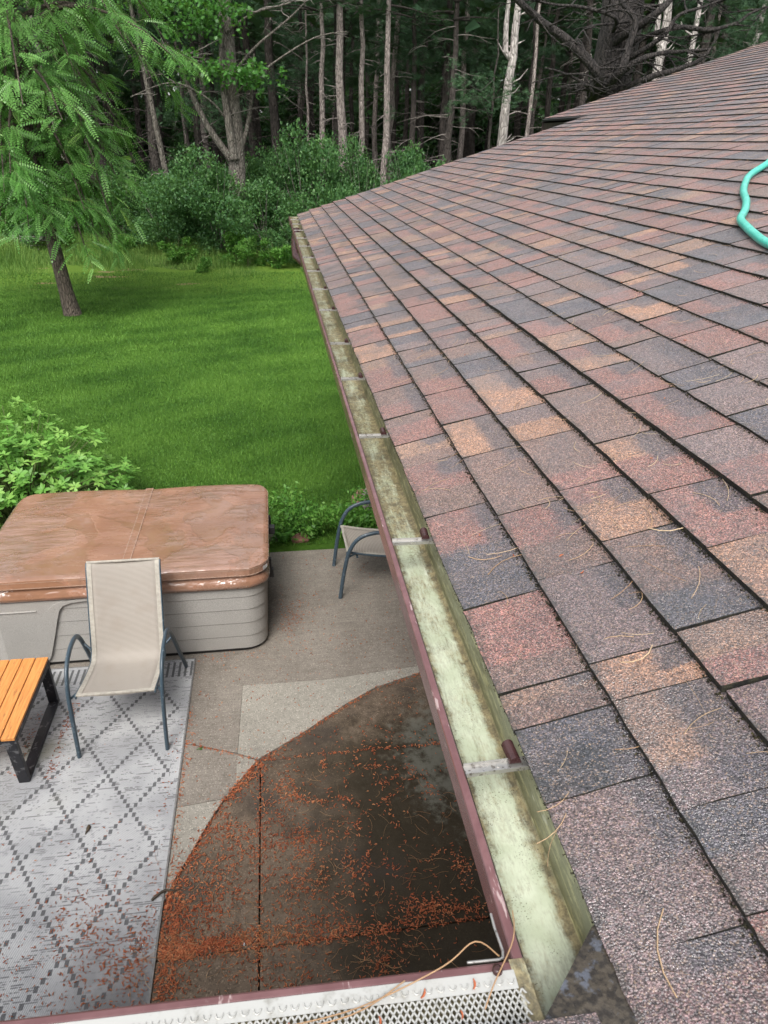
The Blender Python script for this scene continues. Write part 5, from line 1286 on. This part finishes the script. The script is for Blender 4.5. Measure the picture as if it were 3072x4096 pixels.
def wood():
    rs = random.Random(3)
    # foreground pale trunks: x, y, r, lean, top z, label, material, stubs
    G = 'tall pines standing at the wood edge'
    crownP = [pine_boughs(30, 7.3, 11.2, 2.3, 30, s) for s in (1, 2, 3)]
    def pine(x, y, r, lean, h, lab, bark, nst, seed, crown=True, zlo=1.6, zhi=7.5, L=.7, name='pine_tree', cat='tree', top=.25, group=G):
        t = empty(name, (x, y, -.14)); tag(t, lab, cat, group)
        mb, P = trunk_mb(h, r, lean, seed, 12, top); mb.build('trunk', M[bark], t)
        r2 = random.Random(seed); bb = MB()
        for i in range(nst):
            z = r2.uniform(zlo, zhi); q = z/h; base = (lean[0]*q, lean[1]*q, z); dead_branch(bb, base, r2.uniform(0, 2*PI), L*r2.uniform(.3, 1.3), .016, r2, .15, r2.uniform(-.1, .35), 2)
        bb.build('dead_branches', M['twig'] if bark != 'bark_snag' else M['bark_snag'], t)
        if crown:
            c, b = crownP[seed % 3]; part_of('crown', c, t, rot=(0, 0, seed), kind='stuff'); part_of('boughs', b, t, rot=(0, 0, seed))
        return t
    pine(2.75, 28, .20, (-.33, 0), 11.3, 'tallest pale pine trunk standing just left of the roof edge', 'bark_pine', 14, 11)
    pine(4.08, 28, .155, (.2, 0), 11.2, 'slim pale pine trunk rising behind the roof corner', 'bark_pine', 12, 12)
    pine(3.33, 28.6, .14, (.08, 0), 11, 'thinner brown pine trunk between the two pale ones', 'bark_pine', 16, 13)
    pine(1.95, 28.4, .13, (.12, 0), 11, 'leaning slender pine trunk left of the tallest pale one', 'bark_pine', 12, 14)
    pine(1.55, 29.2, .07, (-.05, 0), 9, 'thin dead pole beside the slender pine', 'bark_pine', 10, 15, False)
    pine(9.24, 28, .095, (-.0, 0), 11, 'thin pale pole right of the bleached snag', 'bark_pine', 9, 16, False)
    pine(6.55, 29, .17, (.2, 0), 11, 'dark straight pine with many dead limbs left of the snag', 'bark_dark', 26, 17, L=1.6)
    pine(5.5, 30, .15, (-.16, 0), 11, 'dark pine with bare drooping limbs behind the roof corner trunk', 'bark_dark', 26, 18, L=1.6)
    pine(-3.1, 28, .12, (-1.2, 0), 11, 'leaning dark trunk left of the forked oak', 'bark_oak', 8, 19)
    pine(-6.4, 31, .17, (.3, 0), 13, 'dark trunk behind the feathery tree crown', 'bark_dark', 14, 20)
    # bleached snags
    def snag(x, y, r, lean, h, lab, seed, fork=True):
        t = empty('dead_tree', (x, y, -.14)); tag(t, lab, 'dead tree', 'bleached dead trees'); r2 = random.Random(seed)
        mb, P = trunk_mb(h, r, lean, seed, 12, .45, .04); mb.build('trunk', M['bark_snag'], t)
        bb = MB()
        for i in range(13):
            z = r2.uniform(3.4, h); q = z/h; az = r2.choice((0, PI))+r2.uniform(-.5, .5); L = r2.uniform(.25, .7); b = Vector((lean[0]*q, lean[1]*q, z)); bb.tube([b, b+Vector((math.cos(az)*L*.6, math.sin(az)*L*.6, L*.25)), b+Vector((math.cos(az)*L, math.sin(az)*L, L*r2.uniform(.3, .8)))], [.035, .024, .008], 6)
        if fork:
            b = Vector((lean[0]*.74, lean[1]*.74, h*.74)); bb.tube([b, b+Vector((-.26, 0, .22)), b+Vector((-.30, 0, 1.0)), b+Vector((-.27, 0, 1.75))], [.12, .10, .085, .06], 10)
        bb.build('broken_limbs', M['bark_snag'], t)
    snag(8.10, 28, .23, (.45, 0), 8.3, 'bleached bare forked tree snag standing above the roof line', 31)
    snag(13.9, 28, .25, (-.2, 0), 9.0, 'pale dead trunk half hidden behind the great dark pine', 32)
    snag(14.9, 28.5, .16, (.3, 0), 9.0, 'second pale dead trunk right of the great dark pine', 33, False)
    snag(18.2, 30, .17, (.3, 0), 9.0, 'pale dead trunk near the top right corner', 34, False)
    # great pine with massive limbs
    t = empty('white_pine', (8.0, 18.5, -.14)); tag(t, 'great dark pine with thick sweeping limbs behind the roof', 'tree')
    mb, P = trunk_mb(12, .54, (.0, 0), 50, 18, .7, .04); mb.build('trunk', M['bark_black'], t)
    limbs = [([(-0.56, -0.4, 4.57), (-0.9, -1.3, 4.93), (-1.6, -1.3, 5.49), (-2.24, -1.3, 5.82), (-2.75, -1.3, 6.14), (-3.2, -1.3, 6.41), (-3.8, -1.3, 6.74)], 0.150),
             ([(-0.51, -0.4, 4.62), (-0.41, -1.3, 4.99), (-0.31, -1.3, 5.4), (-0.22, -1.3, 5.8), (-0.31, -1.3, 6.02), (-0.64, -1.3, 6.3), (-0.8, -1.3, 7.04)], 0.130),
             ([(-0.25, -0.4, 5.64), (0.18, -1.3, 6.04), (0.55, -1.3, 6.39), (1.1, -1.3, 6.94)], 0.120),
             ([(-0.45, -0.4, 4.69), (-0.1, -1.3, 5.18), (0.43, -1.3, 5.36), (0.99, -1.3, 5.42), (1.61, -1.3, 5.48)], 0.090),
             ([(-0.4, -0.4, 4.54), (0.29, -1.3, 4.92), (0.84, -1.3, 5.07), (1.37, -1.3, 5.27), (1.6, -1.3, 5.55), (1.7, -1.3, 5.82)], 0.090),
             ([(0.2, -0.4, 5.64), (0.67, -1.3, 5.83), (1.47, -1.3, 5.82), (2.07, -1.3, 5.97), (2.36, -1.3, 6.16), (3.2, -1.3, 6.44)], 0.075),
             ([(-0.7, -0.4, 4.49), (-0.97, -1.3, 4.6), (-1.22, -1.3, 4.78), (-1.69, -1.3, 4.95), (-2.09, -1.3, 5.03)], 0.060),
             ([(-0.3, -0.4, 5.84), (-0.69, -1.3, 5.96), (-1.42, -1.3, 6.11), (-2.01, -1.3, 6.13), (-2.44, -1.3, 6.19)], 0.060),
             ([(-0.2, -0.4, 5.14), (0.4, -1.3, 5.64), (0.7, -1.3, 6.04), (1.3, -1.3, 6.24), (2.4, -1.3, 6.64)], 0.070)]
    r2 = random.Random(9); tw = MB(); bk = 0
    for pts, r in limbs:
        P = smooth_path(pts, 5); mb = MB(); mb.tube(P, [r*.8*(1-.75*i/len(P)) for i in range(len(P))], 10); mb.build('limb', M['bark_black'], t)
        for k in range(7): i = r2.randint(2, len(P)-1); dead_branch(tw, P[i], r2.uniform(0, 2*PI), r2.uniform(.4, 1.5), .022, r2, .1, r2.uniform(-.4, .5), 4)
    for k in range(12): dead_branch(tw, (0, -.5, r2.uniform(4.2, 8.5)), r2.uniform(PI, 2*PI), r2.uniform(1, 2.8), .03, r2, .2, r2.uniform(-.2, .3), 5)
    tw.build('dead_twigs', M['bark_black'], t)
    # its needle sprays on the right and top left
    P, D = [], []
    for cx, cy, cz, s, m in ((3.4, -1.3, 5.9, .8, 500), (2.9, -1.0, 5.3, .6, 260), (4.6, -1.2, 6.1, 1.0, 500), (2.4, -1, 6.6, .7, 160), (-3.6, -1.4, 6.6, .5, 160), (1, 0, 9.5, 2, 900), (-2, 0, 9.4, 1.3, 500), (4, 0, 9.2, 1.6, 600)):
        P.append(np.array([cx, cy, cz])+RNG.normal(size=(m, 3))*[s, .5*s, .28*s]); D.append(unit(RNG.normal(size=(m, 3))*.6+[.5, -.3, .1]))
    P, D = np.concatenate(P), np.concatenate(D); n = len(P)
    V, F, T = scatter(NT_V, NT_F, P, frames(D, np.tile([0, 0, 1.], (n, 1))), RNG.uniform(.12, .2, n), RNG.random(n)*.9+.1); np_obj('crown', V, F, M['pine'], t, T)['kind'] = 'stuff'
    # forked oak
    t = empty('oak_tree', (-1.0, 26.4, -.14)); tag(t, 'grey forked oak with lobed leaves behind the big bush', 'tree')
    mb, P = trunk_mb(12, .31, (.1, 0), 60, 14, .4, .05); mb.build('trunk', M['bark_oak'], t)
    limbs = [([(-.05, -.1, 2.9), (-.75, -.2, 3.9), (-1.2, -.2, 4.9), (-1.5, -.2, 5.8)], .15), ([(0, -.25, 3.0), (-.12, -.35, 4.2), (-.2, -.3, 5.4), (-.1, -.3, 6.8)], .17), ([(.1, 0, 2.9), (.45, 0, 3.9), (.62, 0, 4.6), (.72, 0, 5.4), (.8, 0, 5.9)], .10),
             ([(0, -.1, 5.2), (.8, -.3, 6.0), (1.9, -.4, 6.8), (2.6, -.5, 7.4)], .08), ([(0, -.2, 4.7), (1.3, -.4, 5.6), (2.6, -.6, 6.3), (3.6, -.6, 6.5)], .06), ([(-.1, -.3, 4.0), (-.6, -.8, 4.6), (-1.6, -1.2, 5.0), (-2.8, -1.4, 4.6)], .06),
             ([(0, -.2, 6.4), (.9, -.4, 6.9), (2.0, -.5, 7.2), (3.0, -.5, 7.9)], .07), ([(-.1, -.2, 5.6), (-.9, -.8, 5.6), (-1.8, -1.0, 5.9)], .05)]
    tw = MB(); r2 = random.Random(19)
    for pts, r in limbs:
        P = smooth_path(pts, 5); mb = MB(); r = r*(.62 if pts[-1][0] > 1.2 or pts[-1][0] < -2.5 else .85); mb.tube(P, [r*(1-.75*i/len(P)) for i in range(len(P))], 9); mb.build('limb', M['bark_oak'], t)
        for k in range(4): i = r2.randint(3, len(P)-1); dead_branch(tw, P[i], r2.uniform(0, 2*PI), r2.uniform(.5, 1.3), .018, r2, .05, r2.uniform(-.1, .5), 3)
    tw.build('twigs', M['twig'], t)
    LV = [(0, 0, 0), (.12, .18, .02), (.42, .30, .05), (.16, .42, .02), (.46, .66, .05), (.14, .70, .02), (0, 1, 0), (-.14, .70, .02), (-.46, .66, .05), (-.16, .42, .02), (-.42, .30, .05), (-.12, .18, .02)]
    P, D = [], []
    for cx, cy, cz, s, m in ((-.8, -.8, 6.5, .6, 420), (-.2, -.8, 6.9, .5, 320), (.15, -.7, 5.35, .55, 420), (-.6, -.8, 5.4, .5, 260), (.75, -.7, 5.05, .3, 160), (-1.5, -.9, 7.0, .7, 420), (-1.6, -1, 5.7, .4, 120), (0, 0, 8.8, 1.6, 1600), (-1.8, 0, 8.6, 1.4, 1200), (1.5, .2, 9, 1.2, 900)):
        c = np.array([cx, cy, cz])+RNG.normal(size=(m//8, 3))*[s, .5*s, .26*s]; q = c[RNG.integers(0, len(c), m)]+RNG.normal(size=(m, 3))*.10; P.append(q)
    P = np.concatenate(P); n = len(P); V, F, T = scatter(LV, [tuple(range(12))], P, frames(rdir(n, -.2), rdir(n, 1.2)), RNG.uniform(.10, .16, n), RNG.random(n)); np_obj('crown', V, F, M['maple'], t, T)['kind'] = 'stuff'
    # hanging pine boughs between the trunks
    for i, (x, y, z, s, m, lab) in enumerate([(7.0, 26.5, 4.9, .75, 420, 'fresh green drooping pine bough left of the bleached snag'), (6.2, 30, 6.6, 1.4, 900, 'dark pine boughs between the roof corner trunk and the snag'), (1.6, 30, 5.4, 1.0, 600, 'soft pine boughs right of the forked oak'), (2.4, 30.5, 7.0, 1.3, 700, 'pine boughs overhead left of the tallest pale trunk'),
                                             (-1.9, 29.5, 4.3, .9, 500, 'pale green pine boughs left of the oak fork'), (-3.4, 30, 6.6, 1.3, 700, 'pine boughs above the feathery crown')]):
        t = empty('young_pine', (x+.6, y+.5, -.14)); tag(t, lab, 'tree', 'young pines inside the wood'); mb, _ = trunk_mb(z+2.5, .07, (0, 0), 70+i, 8); mb.build('trunk', M['bark_dark'], t)
        C = RNG.normal(size=(m//9, 3))*[s, .6*s, .45*s]; P = C[RNG.integers(0, len(C), m)]+RNG.normal(size=(m, 3))*.14+[-.6, -.5, z+.14]; D = unit(RNG.normal(size=(m, 3))*.6+[-.5, -.2, -.1])
        V, F, T = scatter(NT_V, NT_F, P, frames(D, np.tile([0, 0, 1.], (m, 1))), RNG.uniform(.12, .19, m), RNG.random(m)*.8+(.5 if i in (0, 4) else 0)); np_obj('crown', V, F, M['pine'], t, T)['kind'] = 'stuff'
        bb = MB()
        for k in range(12):
            c = C[k % len(C)]+[-.6, -.5, z+.14]; bb.tube([(0, 0, z-.3+rs.uniform(-.6, .9)), tuple(Vector(c)*.5+Vector((0, 0, z*.5))), tuple(c)], [.02, .013, .005], 4, cap=False)
        bb.build('boughs', M['bark_dark'], t)
    # the many plain trunks deeper in: four shared kinds
    protos = []
    for s in range(5):
        mb, P = trunk_mb(11, .15+.03*(s % 3), (rs.uniform(-.6, .6), 0), 80+s, 8, .4, .08); me = mb.mesh('trunk', M['bark_dark' if s != 3 else 'bark_pine'])
        bb = MB(); r2 = random.Random(80+s)
        for i in range(34): z = r2.uniform(1.2, 8.5); dead_branch(bb, (0, 0, z), r2.uniform(0, 2*PI), r2.uniform(.5, 1.8), .016, r2, .25, r2.uniform(-.2, .3), 2)
        bm = bb.mesh('dead_branches', M['twig'] if s % 2 else M['bark_dark']); c, b = pine_boughs(26, 6.6, 11, 2.7, 26, 90+s, sc=.22); protos.append((me, bm, c))
    k = 0
    for row, (yb, n, xa, xb) in enumerate([(31, 16, -16, 24), (35, 22, -18, 28), (39.5, 26, -20, 34), (45, 30, -24, 38), (51, 32, -28, 44), (58, 34, -32, 50)]):
        for i in range(n):
            x = xa+(xb-xa)*(i+rs.uniform(.1, .9))/n; y = yb+rs.uniform(-2, 2); me, bm, c = protos[k % 5]; k += 1
            t = empty('forest_pine', (x, y, -.14), rs.uniform(0, 6.28)); tag(t, 'slim dark pine trunk with dead lower branches deep in the wood', 'tree', 'pines deep in the wood'); t.scale = (rs.uniform(.8, 1.2),)*3
            part_of('trunk', me, t)
            if row < 5: part_of('dead_branches', bm, t)
            part_of('crown', c, t, kind='stuff')
    # understorey mass closing the view between the trunks
    um = bush_mesh(9000, 7.5, 3.6, .22, 26, 'under', 5); um2 = bush_mesh(6000, 4.0, 3.0, .16, 20, 'under', 6)
    first = True
    P = []
    for i in range(34): P.append((um, rs.uniform(-34, 52), rs.uniform(52, 66), rs.uniform(.9, 1.5)))
    for i in range(30): P.append((um2, rs.uniform(-24, 34), rs.uniform(33, 48), rs.uniform(.5, .95)))
    for me, x, y, s in P:
        t = empty('understorey_tree', (x, y, -.15), rs.uniform(0, 6)); tag(t, 'dim leafy young tree filling the gaps deep in the wood', 'tree', 'leafy young trees deep in the wood')
        part_of('foliage', me, t, sc=s, kind='stuff')
    # far canopy: one mass
    n = 60000; x = RNG.uniform(-70, 100, n); y = RNG.uniform(64, 82, n); z = RNG.uniform(0, 1, n)**.8*22; keep = RNG.random(n) < .97
    C = np.stack([RNG.uniform(-70, 100, 700), RNG.uniform(62, 84, 700), RNG.uniform(0, 13, 700)], 1); Q = C[RNG.integers(0, 700, n)]+RNG.normal(size=(n, 3))*[1.9, 1.5, 1.5]; Q[:, 2] = np.abs(Q[:, 2])
    V, F, T = scatter(*LEAF, Q, frames(rdir(n), rdir(n, .6)), RNG.uniform(.7, 1.4, n), RNG.random(n)); tag(np_obj('far_wood', V, F, M['under'], None, T), 'far dark green wood closing the background', 'wood', kind='stuff')
    # canopy added over the rows of trunks to darken the wood, joined
    n = 26000; C = np.stack([RNG.uniform(-32, 50, 360), RNG.uniform(29, 60, 360), RNG.uniform(8.8, 11.3, 360)], 1); Q = C[RNG.integers(0, 360, n)]+RNG.normal(size=(n, 3))*[1.6, 1.6, .8]
    V, F, T = scatter(*LEAF, Q, frames(rdir(n, 0, .3), rdir(n, 2)), RNG.uniform(.5, 1.0, n), RNG.random(n)); tag(np_obj('shade_canopy', V, F, M['pine'], None, T), 'needle canopy added above the deep rows of pines to darken the wood', 'canopy', kind='stuff')
wood()

for o in bpy.data.objects:
    if o.parent and o.name.split('.')[0] in ('twigs', 'dead_twigs', 'dead_branches', 'broken_limbs', 'boughs', 'stems', 'stitching', 'branches'): o['kind'] = 'stuff'
